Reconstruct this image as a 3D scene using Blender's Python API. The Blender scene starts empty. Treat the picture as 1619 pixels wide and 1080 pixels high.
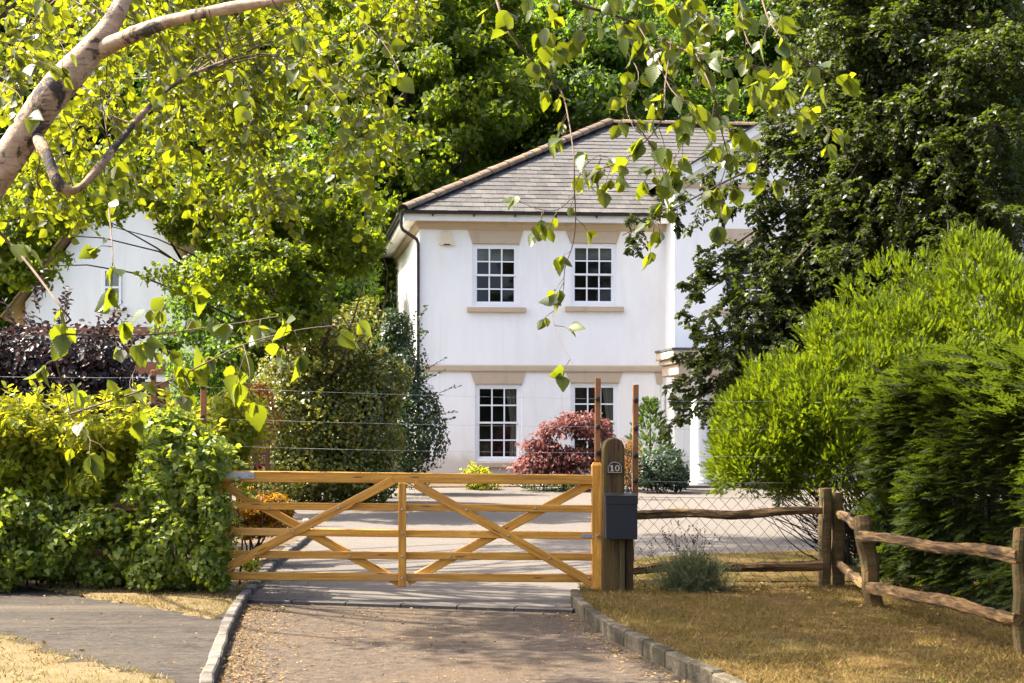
import bpy, bmesh, math, random
import numpy as np
from mathutils import Vector, Matrix
from mathutils.geometry import delaunay_2d_cdt

# ------------------------------------------------------------------ camera, sky, sun, exposure
S = bpy.context.scene
F, CX, CY, H = 2400.0, 640.0, 690.0, 1.55        # focal length and horizon point, in photo pixels; eye height
cam = bpy.data.cameras.new('camera')
cam.sensor_width = 36.0
cam.lens = F / 1619.0 * 36.0
cam.shift_x = (809.5 - CX) / 1619.0
cam.shift_y = (CY - 540.0) / 1619.0
cam.clip_end = 1200.0
camo = bpy.data.objects.new('camera', cam)
camo.location = (0, 0, H)
camo.rotation_euler = (math.radians(90), 0, 0)
S.collection.objects.link(camo)
S.camera = camo

SUN_AZ, SUN_EL = math.radians(14.0), math.radians(53.0)   # azimuth: from the left, turned this far away from the camera
sun_dir = Vector((-math.cos(SUN_AZ) * math.cos(SUN_EL), math.sin(SUN_AZ) * math.cos(SUN_EL), math.sin(SUN_EL)))
W = bpy.data.worlds.new('World')
S.world = W
W.use_nodes = True
wn = W.node_tree
wn.nodes.clear()
sky = wn.nodes.new('ShaderNodeTexSky')
sky.sky_type = 'NISHITA'
sky.sun_disc = False
sky.sun_elevation = SUN_EL
sky.sun_rotation = math.atan2(sun_dir.x, sun_dir.y)
sky.air_density = 0.55
sky.dust_density = 5.0
sky.ozone_density = 0.4
bg = wn.nodes.new('ShaderNodeBackground')
bg.inputs['Strength'].default_value = 0.15
wo = wn.nodes.new('ShaderNodeOutputWorld')
wn.links.new(sky.outputs[0], bg.inputs['Color'])
wn.links.new(bg.outputs[0], wo.inputs['Surface'])

sl = bpy.data.lights.new('sun', 'SUN')
sl.energy = 5.0
sl.angle = math.radians(0.53)
sl.color = (1.0, 0.90, 0.74)
so = bpy.data.objects.new('sun', sl)
so.rotation_euler = sun_dir.to_track_quat('Z', 'Y').to_euler()
so.location = (-20, 10, 40)
S.collection.objects.link(so)

S.view_settings.view_transform = 'Standard'
S.view_settings.look = 'None'
S.view_settings.gamma = 1.0
S.view_settings.exposure = 2.32
S.view_settings.use_curve_mapping = False
try:
    S.cycles.use_denoising = True
    S.cycles.max_bounces = 8
    S.cycles.diffuse_bounces = 4
    S.cycles.glossy_bounces = 3
    S.cycles.transmission_bounces = 6
    S.cycles.transparent_max_bounces = 8
    S.cycles.sample_clamp_indirect = 6.0
except Exception:
    pass

# ------------------------------------------------------------------ helpers
COL = S.collection
rng = np.random.default_rng(11)
random.seed(5)


def at(px, py, Y):
    """the world point seen at a photo pixel when it stands Y metres away"""
    return Vector(((px - CX) * Y / F, Y, H - (py - CY) * Y / F))


def gz(x, y):
    if y < 15: return 0.0
    if y < 33.7: return 0.0166 * (y - 15)
    if y < 37: return 0.31 + 0.04 * (y - 33.7)
    return 0.442


def gnd(px, py, dz=0.0):
    z = 0.0
    for _ in range(25):
        Y = (H - z - dz) * F / (py - CY)
        z = gz(0, Y)
    return Vector(((px - CX) * Y / F, Y, z + dz))


def pworld(o):
    m = Matrix.Identity(4)
    while o is not None:
        m = o.matrix_basis @ m
        o = o.parent
    return m


def attach(o, parent, world=None):
    o.parent = parent
    w = world if world is not None else Matrix.Identity(4)
    o.matrix_basis = (pworld(parent).inverted() @ w) if parent is not None else w


def tag(o, label=None, cat=None, group=None, kind=None):
    if label: o['label'] = label
    if cat: o['category'] = cat
    if group: o['group'] = group
    if kind: o['kind'] = kind
    return o


def thing(name, loc, label, cat, group=None):
    o = bpy.data.objects.new(name, None)
    o.empty_display_size = 0.2
    COL.objects.link(o)
    o.location = loc
    o.matrix_basis = Matrix.Translation(Vector(loc))
    return tag(o, label, cat, group)


def link(name, me, mat=None, parent=None, world=None):
    if mat is not None and len(me.materials) == 0:
        me.materials.append(mat)
    o = bpy.data.objects.new(name, me)
    COL.objects.link(o)
    attach(o, parent, world)
    return o


def np_mesh(name, v, f, smooth=False):
    """v (n,3); f (m,k) faces of one size"""
    v = np.asarray(v, dtype=np.float32)
    f = np.asarray(f, dtype=np.int32)
    me = bpy.data.meshes.new(name)
    me.vertices.add(len(v))
    me.vertices.foreach_set('co', v.ravel())
    m, k = f.shape
    me.loops.add(m * k)
    me.loops.foreach_set('vertex_index', f.ravel())
    me.polygons.add(m)
    me.polygons.foreach_set('loop_start', np.arange(0, m * k, k, dtype=np.int32))
    if smooth:
        me.polygons.foreach_set('use_smooth', np.ones(m, dtype=bool))
    me.update(calc_edges=True)
    return me


class Geo:
    def __init__(self):
        self.v = []
        self.f = []

    def add(self, vs, fs):
        n = len(self.v)
        self.v += [tuple(p) for p in vs]
        self.f += [tuple(i + n for i in q) for q in fs]
        return self

    def box(self, a, b, M=None):
        x0, y0, z0 = a
        x1, y1, z1 = b
        vs = [Vector(p) for p in ((x0, y0, z0), (x1, y0, z0), (x1, y1, z0), (x0, y1, z0),
                                  (x0, y0, z1), (x1, y0, z1), (x1, y1, z1), (x0, y1, z1))]
        if M is not None: vs = [M @ p for p in vs]
        return self.add(vs, [(0, 3, 2, 1), (4, 5, 6, 7), (0, 1, 5, 4), (1, 2, 6, 5), (2, 3, 7, 6), (3, 0, 4, 7)])

    def prism(self, poly, y0, y1, M=None):
        """poly of (x,z), extruded along y"""
        n = len(poly)
        vs = [Vector((p[0], y0, p[1])) for p in poly] + [Vector((p[0], y1, p[1])) for p in poly]
        if M is not None: vs = [M @ p for p in vs]
        fs = [tuple(range(n)), tuple(range(2 * n - 1, n - 1, -1))]
        fs += [(i, i + n, (i + 1) % n + n, (i + 1) % n) for i in range(n)]
        return self.add(vs, fs)

    def tube(self, pts, radii, n=8, M=None, cap=True):
        pts = [Vector(p) for p in pts]
        vs = []
        a = None
        for i, p in enumerate(pts):
            t = (pts[min(i + 1, len(pts) - 1)] - pts[max(i - 1, 0)]).normalized()
            if a is None:
                a = t.cross(Vector((0.13, 0.27, 0.95)) if abs(t.z) < .9 else Vector((1, 0, 0))).normalized()
            else:
                a = (a - t * a.dot(t)).normalized()
            b = t.cross(a)
            for k in range(n):
                an = 2 * math.pi * k / n
                vs.append(p + (a * math.cos(an) + b * math.sin(an)) * radii[i])
        if M is not None: vs = [M @ p for p in vs]
        fs = []
        for i in range(len(pts) - 1):
            for k in range(n):
                fs.append((i * n + k, i * n + (k + 1) % n, (i + 1) * n + (k + 1) % n, (i + 1) * n + k))
        if cap:
            fs.append(tuple(range(n - 1, -1, -1)))
            fs.append(tuple((len(pts) - 1) * n + k for k in range(n)))
        return self.add(vs, fs)

    def lathe(self, prof, n=20, M=None):
        vs = []
        for r, z in prof:
            for k in range(n):
                an = 2 * math.pi * k / n
                vs.append(Vector((r * math.cos(an), r * math.sin(an), z)))
        if M is not None: vs = [M @ p for p in vs]
        fs = []
        for i in range(len(prof) - 1):
            for k in range(n):
                fs.append((i * n + k, i * n + (k + 1) % n, (i + 1) * n + (k + 1) % n, (i + 1) * n + k))
        fs.append(tuple(range(n - 1, -1, -1)))
        fs.append(tuple((len(prof) - 1) * n + k for k in range(n)))
        return self.add(vs, fs)

    def mesh(self, name, bevel=0.0, smooth=False, fix=True):
        me = bpy.data.meshes.new(name)
        me.from_pydata(self.v, [], self.f)
        if fix or bevel:
            bm = bmesh.new()
            bm.from_mesh(me)
            if fix: bmesh.ops.recalc_face_normals(bm, faces=bm.faces)
            if bevel:
                ed = [e for e in bm.edges if len(e.link_faces) == 2 and e.calc_face_angle(0) > 0.5]
                bmesh.ops.bevel(bm, geom=ed, offset=bevel, segments=1, affect='EDGES', clamp_overlap=True)
            bm.to_mesh(me)
            bm.free()
        if smooth:
            for p in me.polygons: p.use_smooth = True
            try:
                me.set_sharp_from_angle(angle=math.radians(50))
            except Exception:
                pass
        me.update()
        return me

    def build(self, name, mat, parent=None, bevel=0.0, smooth=False, world=None):
        return link(name, self.mesh(name, bevel, smooth), mat, parent, world)


def tube_obj(name, pts, radii, mat, parent, n=8, smooth=True):
    return Geo().tube(pts, radii, n).build(name, mat, parent, smooth=smooth)


def curve(pts, n):
    """Catmull-Rom through points"""
    P = [np.array(p, float) for p in pts]
    P = [2 * P[0] - P[1]] + P + [2 * P[-1] - P[-2]]
    segs = len(P) - 3
    out = []
    for i in range(n):
        t = i / (n - 1) * segs
        k = min(int(t), segs - 1)
        t -= k
        a, b, c, d = P[k:k + 4]
        out.append(0.5 * (2 * b + (c - a) * t + (2 * a - 5 * b + 4 * c - d) * t * t + (3 * b - a - 3 * c + d) * t ** 3))
    return np.array(out)


def beam_matrix(p0, p1, up=(0, 0, 1)):
    p0, p1 = Vector(p0), Vector(p1)
    x = (p1 - p0).normalized()
    y = Vector(up).cross(x).normalized()
    z = x.cross(y)
    M = Matrix(((x.x, y.x, z.x, p0.x), (x.y, y.y, z.y, p0.y), (x.z, y.z, z.z, p0.z), (0, 0, 0, 1)))
    return M, (p1 - p0).length


def beam(name, p0, p1, w, h, mat, parent, h1=None, bevel=0.006, up=(0, 0, 1)):
    """a sawn board from p0 to p1; w = thickness across, h = height (h1 at the far end); its grain runs along local x"""
    M, L = beam_matrix(p0, p1, up)
    h1 = h1 if h1 is not None else h
    g = Geo()
    g.add([(0, -w / 2, -h / 2), (L, -w / 2, -h1 / 2), (L, w / 2, -h1 / 2), (0, w / 2, -h / 2),
           (0, -w / 2, h / 2), (L, -w / 2, h1 / 2), (L, w / 2, h1 / 2), (0, w / 2, h / 2)],
          [(0, 3, 2, 1), (4, 5, 6, 7), (0, 1, 5, 4), (1, 2, 6, 5), (2, 3, 7, 6), (3, 0, 4, 7)])
    return g.build(name, mat, parent, bevel=bevel, world=M)


def rough_beam(name, p0, p1, w, h, mat, parent, seed, bow=0.02, wob=0.12, n=38, up=(0, 0, 1)):
    """a split, knobbly rail"""
    M, L = beam_matrix(p0, p1, up)
    r = random.Random(seed)
    m = 12
    ph = [r.uniform(0, 6.28) for _ in range(8)]
    v, f = [], []
    for i in range(n):
        t = i / (n - 1)
        cy = bow * 0.4 * math.sin(3.3 * t + ph[0]) + 0.006 * math.sin(17 * t + ph[1])
        cz = bow * math.sin(math.pi * (t * 1.3) + ph[2]) * math.sin(math.pi * t) + 0.007 * math.sin(13 * t + ph[3])
        e = 1.0 if 0 < i < n - 1 else 0.9
        for k in range(m):
            a = 2 * math.pi * k / m
            q = 1 + wob * (math.sin(2 * a + ph[4] + 3 * t) * 0.5 + 0.45 * math.sin(5 * a + ph[5] + 5 * t) + .55 * math.sin(23 * t + 2 * a + ph[6]) * math.sin(9 * t + ph[7]) + r.uniform(-.6, .6))
            c, s = math.cos(a), math.sin(a)
            sq = 1 / max(abs(c), abs(s)) ** 0.55
            v.append((t * L + r.uniform(-.004, .004), cy + w / 2 * c * q * e * sq * .88, cz + h / 2 * s * q * e * sq * .88))
    for i in range(n - 1):
        for k in range(m):
            f.append((i * m + k, i * m + (k + 1) % m, (i + 1) * m + (k + 1) % m, (i + 1) * m + k))
    g = Geo()
    g.v, g.f = v, f + [tuple(range(m)), tuple((n - 1) * m + k for k in range(m - 1, -1, -1))]
    return g.build(name, mat, parent, world=M)


def sheet(name, poly, zf, mat, step=0.0, parent=None, kind='structure', noise=0.0, drop=0.0):
    """a ground sheet inside a polygon of (x, y), with inner points every step metres"""
    pts = [Vector((p[0], p[1])) for p in poly]
    n = len(pts)
    edges = [(i, (i + 1) % n) for i in range(n)]
    if step:
        A = np.array([(p.x, p.y) for p in pts])
        lo, hi = A.min(0), A.max(0)
        gx, gy = np.meshgrid(np.arange(lo[0] + step / 2, hi[0], step), np.arange(lo[1] + step / 2, hi[1], step))
        Q = np.stack([gx.ravel(), gy.ravel()], 1)
        Q = Q + rng.uniform(-.2, .2, Q.shape) * step
        Q = Q[inside(Q, A)]
        pts += [Vector(q) for q in Q]
    vo, _, fo, *_ = delaunay_2d_cdt(pts, edges, [], 1, 1e-5)
    rim = {(round(p[0], 4), round(p[1], 4)) for p in poly}
    v = [(p.x, p.y, zf(p.x, p.y) + ((-drop if (round(p.x, 4), round(p.y, 4)) in rim else random.uniform(-noise, noise)) if noise else 0)) for p in vo]
    me = bpy.data.meshes.new(name)
    me.from_pydata(v, [], [tuple(q) for q in fo])
    bm = bmesh.new()
    bm.from_mesh(me)
    for fc in bm.faces:
        if fc.normal.z < 0: fc.normal_flip()
    bm.to_mesh(me)
    bm.free()
    for p in me.polygons: p.use_smooth = True
    o = link(name, me, mat, parent)
    if kind and parent is None: o['kind'] = kind
    return o


def inside(Q, A):
    """points Q inside polygon A"""
    r = np.zeros(len(Q), bool)
    j = len(A) - 1
    for i in range(len(A)):
        xi, yi, xj, yj = A[i, 0], A[i, 1], A[j, 0], A[j, 1]
        c = ((yi > Q[:, 1]) != (yj > Q[:, 1])) & (Q[:, 0] < (xj - xi) * (Q[:, 1] - yi) / (yj - yi + 1e-12) + xi)
        r ^= c
        j = i
    return r


# ------------------------------------------------------------------ materials
def new_mat(name):
    m = bpy.data.materials.new(name)
    m.use_nodes = True
    nt = m.node_tree
    b = nt.nodes['Principled BSDF']
    return m, nt, b


def ramp(nt, stops, fac):
    r = nt.nodes.new('ShaderNodeValToRGB')
    e = r.color_ramp.elements
    while len(e) < len(stops): e.new(0.5)
    for k, (p, c) in enumerate(stops):
        e[k].position = p
        e[k].color = (c[0], c[1], c[2], 1)
    nt.links.new(fac, r.inputs[0])
    return r.outputs[0]


def noise_tex(nt, vec, scale, detail=6, rough=0.6, dist=0.0):
    n = nt.nodes.new('ShaderNodeTexNoise')
    n.inputs['Scale'].default_value = scale
    n.inputs['Detail'].default_value = detail
    n.inputs['Roughness'].default_value = rough
    n.inputs['Distortion'].default_value = dist
    nt.links.new(vec, n.inputs['Vector'])
    return n.outputs['Fac']


def coords(nt, stretch=(1, 1, 1), rnd=True):
    tc = nt.nodes.new('ShaderNodeTexCoord')
    mp = nt.nodes.new('ShaderNodeMapping')
    mp.inputs['Scale'].default_value = stretch
    nt.links.new(tc.outputs['Object'], mp.inputs['Vector'])
    if rnd:
        oi = nt.nodes.new('ShaderNodeObjectInfo')
        ml = nt.nodes.new('ShaderNodeMath')
        ml.operation = 'MULTIPLY'
        ml.inputs[1].default_value = 37.0
        nt.links.new(oi.outputs['Random'], ml.inputs[0])
        cb = nt.nodes.new('ShaderNodeCombineXYZ')
        for k in range(3): nt.links.new(ml.outputs[0], cb.inputs[k])
        nt.links.new(cb.outputs[0], mp.inputs['Location'])
    return mp.outputs[0]


def mix(nt, a, b, fac, mode='MIX'):
    m = nt.nodes.new('ShaderNodeMix')
    m.data_type = 'RGBA'
    m.blend_type = mode
    for s, v in ((m.inputs[6], a), (m.inputs[7], b)):
        if isinstance(v, tuple): s.default_value = (v[0], v[1], v[2], 1)
        else: nt.links.new(v, s)
    if isinstance(fac, (int, float)): m.inputs[0].default_value = fac
    else: nt.links.new(fac, m.inputs[0])
    return m.outputs[2]


def bump(nt, b, h, strength, dist=0.01):
    n = nt.nodes.new('ShaderNodeBump')
    n.inputs['Strength'].default_value = strength
    n.inputs['Distance'].default_value = dist
    nt.links.new(h, n.inputs['Height'])
    nt.links.new(n.outputs[0], b.inputs['Normal'])


def surf(name, c0, c1, scale=8, stretch=(1, 1, 1), rough=0.8, bump_s=0.3, bump_d=0.01, fine=60, big=None, bigc=None,
         speck=None, rnd=True, spec=0.3, bigr=(0.45, 0.62), objvar=0.0, streak=None, knots=None, splash=None):
    """base colour between c0 and c1 by noise, optional large patches bigc, optional speckle, optional per-object variation"""
    m, nt, b = new_mat(name)
    vec = coords(nt, stretch, rnd)
    n1 = noise_tex(nt, vec, scale, 8, 0.65)
    col = ramp(nt, [(0.3, c0), (0.7, c1)], n1)
    if big:
        n2 = noise_tex(nt, vec, big, 5, 0.6, 0.4)
        f = ramp(nt, [(bigr[0], (0, 0, 0)), (bigr[1], (1, 1, 1))], n2)
        col = mix(nt, col, bigc, f)
    nf = noise_tex(nt, vec, fine, 3, 0.7)
    if speck:
        f = ramp(nt, [(0.52, (0, 0, 0)), (0.66, (1, 1, 1))], nf)
        col = mix(nt, col, speck, f)
    if streak:                                   # long stains: (scale along x, y, z), colour, lower and upper threshold
        mp = nt.nodes.new('ShaderNodeMapping')
        mp.inputs['Scale'].default_value = streak[0]
        nt.links.new(vec, mp.inputs[0])
        ns = noise_tex(nt, mp.outputs[0], 1.0, 4, .55)
        col = mix(nt, col, streak[1], ramp(nt, [(streak[2], (0, 0, 0)), (streak[3], (1, 1, 1))], ns))
    if knots:
        vo = nt.nodes.new('ShaderNodeTexVoronoi')
        mp = nt.nodes.new('ShaderNodeMapping')
        mp.inputs['Scale'].default_value = knots[0]
        nt.links.new(vec, mp.inputs[0])
        nt.links.new(mp.outputs[0], vo.inputs['Vector'])
        vo.inputs['Scale'].default_value = 1.0
        col = mix(nt, col, knots[1], ramp(nt, [(knots[2] * .5, (1, 1, 1)), (knots[2], (0, 0, 0))], vo.outputs['Distance']))
    if splash:                                   # soil splashed up the foot of a wall: colour, height
        tc = nt.nodes.new('ShaderNodeTexCoord')
        sx = nt.nodes.new('ShaderNodeSeparateXYZ')
        nt.links.new(tc.outputs['Object'], sx.inputs[0])
        ml = nt.nodes.new('ShaderNodeMath')
        ml.operation = 'MULTIPLY_ADD'
        nt.links.new(n1, ml.inputs[0])
        ml.inputs[1].default_value = -1.2
        nt.links.new(sx.outputs[2], ml.inputs[2])
        col = mix(nt, col, splash[0], ramp(nt, [(max(0, splash[1] - .35), (.7, .7, .7)), (splash[1], (0, 0, 0))], ml.outputs[0]))
    if objvar:
        oi = nt.nodes.new('ShaderNodeObjectInfo')
        hs = nt.nodes.new('ShaderNodeHueSaturation')
        mr = nt.nodes.new('ShaderNodeMapRange')
        mr.inputs[3].default_value = 1 - objvar
        mr.inputs[4].default_value = 1 + objvar
        nt.links.new(oi.outputs['Random'], mr.inputs[0])
        nt.links.new(mr.outputs[0], hs.inputs['Value'])
        nt.links.new(col, hs.inputs['Color'])
        col = hs.outputs[0]
    nt.links.new(col, b.inputs['Base Color'])
    b.inputs['Roughness'].default_value = rough
    b.inputs['Specular IOR Level'].default_value = spec
    if bump_s:
        ad = nt.nodes.new('ShaderNodeMath')
        ad.operation = 'ADD'
        nt.links.new(n1, ad.inputs[0])
        nt.links.new(nf, ad.inputs[1])
        bump(nt, b, ad.outputs[0], bump_s, bump_d)
    return m


def leaf_mat(name, cols, trans, tmix=0.45, rough=0.45, spec=0.35):
    """leaf: reflected colour varies leaf by leaf; trans = colour of the light that comes through"""
    m, nt, b = new_mat(name)
    g = nt.nodes.new('ShaderNodeNewGeometry')
    stops = [(i / max(1, len(cols) - 1), c) for i, c in enumerate(cols)]
    col = ramp(nt, stops, g.outputs['Random Per Island'])
    nt.links.new(col, b.inputs['Base Color'])
    b.inputs['Roughness'].default_value = rough
    b.inputs['Specular IOR Level'].default_value = spec
    t = nt.nodes.new('ShaderNodeBsdfTranslucent')
    tc = mix(nt, col, trans, 0.75)
    nt.links.new(tc, t.inputs['Color'])
    mx = nt.nodes.new('ShaderNodeMixShader')
    mx.inputs[0].default_value = tmix
    nt.links.new(b.outputs[0], mx.inputs[1])
    nt.links.new(t.outputs[0], mx.inputs[2])
    nt.links.new(mx.outputs[0], nt.nodes['Material Output'].inputs['Surface'])
    return m


M = {}
M['plaster'] = surf('white_render', (.825, .81, .765), (.885, .87, .83), 2.2, (1.3, 1.3, .35), rough=.9, bump_s=.25, bump_d=.006, fine=45, big=1.1, bigc=(.76, .735, .675), bigr=(.50, .80), rnd=False, streak=((5, 5, .45), (.75, .725, .67), .60, .85), splash=((.52, .46, .36), .62))
M['tan'] = surf('beige_masonry_paint', (.475, .375, .262), (.515, .41, .292), 4, rough=.85, bump_s=.15, bump_d=.003, fine=60, rnd=False, streak=((4, 4, .6), (.40, .315, .22), .55, .8))
M['white'] = surf('white_gloss_paint', (.80, .80, .79), (.83, .83, .82), 6, rough=.4, bump_s=0, spec=.5)
M['fascia'] = surf('weathered_white_paint', (.70, .68, .63), (.80, .79, .76), 5, rough=.6, bump_s=.1, bump_d=.002, rnd=False)
M['gutter'] = surf('black_gutter_plastic', (.022, .022, .022), (.035, .034, .033), 9, rough=.45, bump_s=.05, bump_d=.002)
M['slate'] = surf('grey_slate', (0.0499, 0.0488, 0.0483), (0.0763, 0.0735, 0.0718), 6, rough=.75, bump_s=.35, bump_d=.004, fine=30, big=1.1, bigc=(0.0875, 0.0813, 0.0729), bigr=(.5, .72), speck=(0.0393, 0.0371, 0.0348), objvar=.24, spec=.2)
M['hip'] = surf('lichened_ridge_tile', (0.0707, 0.0517, 0.0408), (0.1306, 0.0979, 0.0762), 9, rough=.95, bump_s=.7, bump_d=.015, fine=30, big=3, bigc=(0.1632, 0.1142, 0.0544), speck=(0.0381, 0.0299, 0.0245), objvar=.2)
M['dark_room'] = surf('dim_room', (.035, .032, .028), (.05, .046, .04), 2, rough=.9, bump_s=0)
M['curtain'] = surf('pale_curtain', (.50, .46, .38), (.58, .54, .46), 5, rough=.9, bump_s=0)
M['blind'] = surf('pale_green_blind', (.40, .43, .36), (.46, .49, .41), 5, rough=.9, bump_s=0)
M['brick'] = surf('red_brick_band', (0.2000, 0.0800, 0.0480), (0.3040, 0.1440, 0.0880), 14, rough=.9, bump_s=.4, bump_d=.01, fine=50)
M['clay'] = surf('lichened_clay_tile', (0.1200, 0.0690, 0.0360), (0.2040, 0.1260, 0.0600), 5, rough=.95, bump_s=.5, bump_d=.01, fine=30, big=1.5, bigc=(0.2400, 0.1740, 0.0540), objvar=.2)
M['brown_door'] = surf('brown_stained_timber', (.15, .06, .03), (.22, .10, .05), 3, (1, 1, 9), rough=.6, bump_s=.1)
M['asphalt'] = surf('worn_asphalt', (.030, .024, .018), (.096, .074, .055), 11, rough=.95, bump_s=.9, bump_d=.016, fine=34, big=.8, bigc=(.082, .058, .037), bigr=(.5, .7), speck=(.033, .025, .019), rnd=False, spec=.12, streak=((1.9, .10, 1), (.044, .034, .026), .52, .72))
M['asphalt_yard'] = surf('pale_asphalt', (.084, .075, .067), (.104, .094, .084), 4, rough=.95, bump_s=.4, bump_d=.008, fine=30, big=.3, bigc=(.098, .088, .078), speck=(.078, .070, .062), rnd=False, spec=.12, streak=((.9, .08, 1), (.080, .071, .063), .54, .74))
M['asphalt_path'] = surf('footpath_asphalt', (.019, .0165, .014), (.060, .052, .044), 11, (.7, 1.3, 1), rough=.95, bump_s=.9, bump_d=.016, fine=36, big=.7, bigc=(.055, .046, .036), bigr=(.5, .7), speck=(.018, .0155, .013), rnd=False, spec=.12, streak=((.25, 1.8, 1), (.070, .058, .045), .55, .72))
M['soil'] = surf('dry_soil', (0.0682, 0.0465, 0.0279), (0.1240, 0.0868, 0.0527), 5, rough=1, bump_s=.8, bump_d=.03, fine=40, speck=(0.0434, 0.0310, 0.0186), rnd=False)
M['dry_turf'] = surf('parched_turf', (0.1044, 0.0729, 0.0292), (0.1453, 0.1077, 0.0494), 4, rough=1, bump_s=.8, bump_d=.02, fine=70, big=.9, bigc=(0.0583, 0.0527, 0.0146), bigr=(.55, .72), speck=(0.0701, 0.0466, 0.0202), rnd=False)
M['turf'] = surf('patchy_turf', (.058, .036, .012), (.115, .072, .023), 6, rough=1, bump_s=1.0, bump_d=.03, fine=40, big=1.2, bigc=(.045, .038, .010), bigr=(.5, .68), speck=(.03, .019, .007), rnd=False, spec=.1)
M['land'] = surf('rough_grassland', (0.0360, 0.0390, 0.0150), (0.0720, 0.0660, 0.0270), .6, rough=1, bump_s=.5, bump_d=.05, fine=9, rnd=False)
M['kerb_stone'] = surf('granite_sett', (0.0918, 0.0821, 0.0709), (0.1377, 0.1260, 0.1107), 20, rough=.85, bump_s=.6, bump_d=.008, fine=90, big=6, bigc=(0.0653, 0.0536, 0.0382), speck=(0.0536, 0.0479, 0.0423), objvar=.2)
M['kerb_mossy'] = surf('mossy_kerb', (0.0462, 0.0366, 0.0223), (0.0924, 0.0770, 0.0520), 12, rough=.95, bump_s=.9, bump_d=.014, fine=50, big=4, bigc=(0.0212, 0.0185, 0.0077), bigr=(.42, .58), speck=(0.0251, 0.0200, 0.0131), objvar=.18)
M['drain'] = surf('black_drain_channel', (0.0210, 0.0196, 0.0182), (0.0490, 0.0434, 0.0385), 20, rough=.7, bump_s=.3, bump_d=.004)
M['gate_wood'] = surf('treated_softwood', (.33, .135, .012), (.66, .345, .055), 5, (.5, 9, 9), rough=.6, bump_s=.3, bump_d=.004, fine=34, big=1.8, bigc=(.30, .125, .014), bigr=(.52, .68), speck=(.33, .145, .018), objvar=.16, streak=((1.2, .5, .5), (.40, .25, .11), .56, .74), knots=((5, 2.2, 2.2), (.11, .045, .012), .17))
M['post_wood'] = surf('weathered_oak_post', (.020, .012, .005), (.120, .070, .026), 5, (9, 9, .55), rough=.88, bump_s=.8, bump_d=.01, fine=18, big=1.3, bigc=(.105, .078, .016), bigr=(.48, .66))
M['stake_wood'] = surf('orange_brown_stake', (0.1820, 0.0735, 0.0245), (0.2800, 0.1295, 0.0490), 6, (9, 9, .6), rough=.8, bump_s=.3, bump_d=.004, fine=30)
M['rail_wood'] = surf('split_chestnut_rail', (0.0540, 0.0288, 0.0115), (0.2376, 0.1404, 0.0490), 6, (.9, 7, 7), rough=.9, bump_s=1.0, bump_d=.015, fine=14, big=3.2, bigc=(0.0432, 0.0259, 0.0115), bigr=(.46, .58))
M['fence_post'] = surf('cleft_fence_post', (0.0540, 0.0317, 0.0122), (0.1800, 0.1080, 0.0396), 6, (8, 8, .6), rough=.9, bump_s=.9, bump_d=.012, fine=16, big=1.5, bigc=(0.0720, 0.0612, 0.0202))
M['dark_timber'] = surf('dark_brown_timber', (.06, .03, .015), (.11, .06, .03), 5, (1, 8, 8), rough=.8, bump_s=.3)
M['galv'] = surf('galvanised_steel', (.25, .26, .27), (.36, .37, .38), 30, rough=.45, bump_s=.1, bump_d=.002)
M['galv'].node_tree.nodes['Principled BSDF'].inputs['Metallic'].default_value = 0.7
M['wire'] = surf('fence_wire', (.26, .26, .26), (.36, .36, .36), 30, rough=.45, bump_s=0)
M['mesh_wire'] = surf('dull_chain_link_wire', (.025, .022, .02), (.05, .045, .04), 30, rough=.6, bump_s=0)
M['insulator'] = surf('black_insulator', (.012, .012, .012), (.02, .02, .02), 30, rough=.4, bump_s=0)
M['mailbox'] = surf('anthracite_powder_coat', (0.0119, 0.0140, 0.0147), (0.0154, 0.0182, 0.0189), 40, rough=.45, bump_s=.06, bump_d=.001, fine=300)
M['plate'] = surf('black_slate_plate', (.012, .013, .02), (.02, .021, .03), 40, rough=.4, bump_s=0)
M['gold'] = surf('pale_gilt_paint', (.45, .36, .22), (.52, .42, .27), 40, rough=.5, bump_s=0)
M['cream_plastic'] = surf('cream_plastic', (.66, .58, .40), (.70, .62, .44), 10, rough=.5, bump_s=0)
M['lead'] = surf('lead_sheet', (.05, .055, .065), (.09, .095, .11), 8, rough=.6, bump_s=.2)


def glass_mat():
    m, nt, b = new_mat('window_glass')
    b.inputs['Base Color'].default_value = (.012, .014, .013, 1)
    b.inputs['Roughness'].default_value = .03
    b.inputs['Specular IOR Level'].default_value = .5
    nz = noise_tex(nt, coords(nt), 2.0, 2)
    bump(nt, b, nz, .04, .02)
    tr = nt.nodes.new('ShaderNodeBsdfTransparent')
    tr.inputs['Color'].default_value = (.85, .88, .86, 1)
    mx = nt.nodes.new('ShaderNodeMixShader')
    mx.inputs[0].default_value = .30
    nt.links.new(tr.outputs[0], mx.inputs[1])
    nt.links.new(b.outputs[0], mx.inputs[2])
    gl = nt.nodes.new('ShaderNodeBsdfGlossy')
    gl.inputs['Roughness'].default_value = .02
    fr = nt.nodes.new('ShaderNodeFresnel')
    fr.inputs['IOR'].default_value = 1.38
    m2 = nt.nodes.new('ShaderNodeMixShader')
    nt.links.new(fr.outputs[0], m2.inputs[0])
    nt.links.new(mx.outputs[0], m2.inputs[1])
    nt.links.new(gl.outputs[0], m2.inputs[2])
    nt.links.new(m2.outputs[0], nt.nodes['Material Output'].inputs['Surface'])
    return m


M['glass'] = glass_mat()


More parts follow.
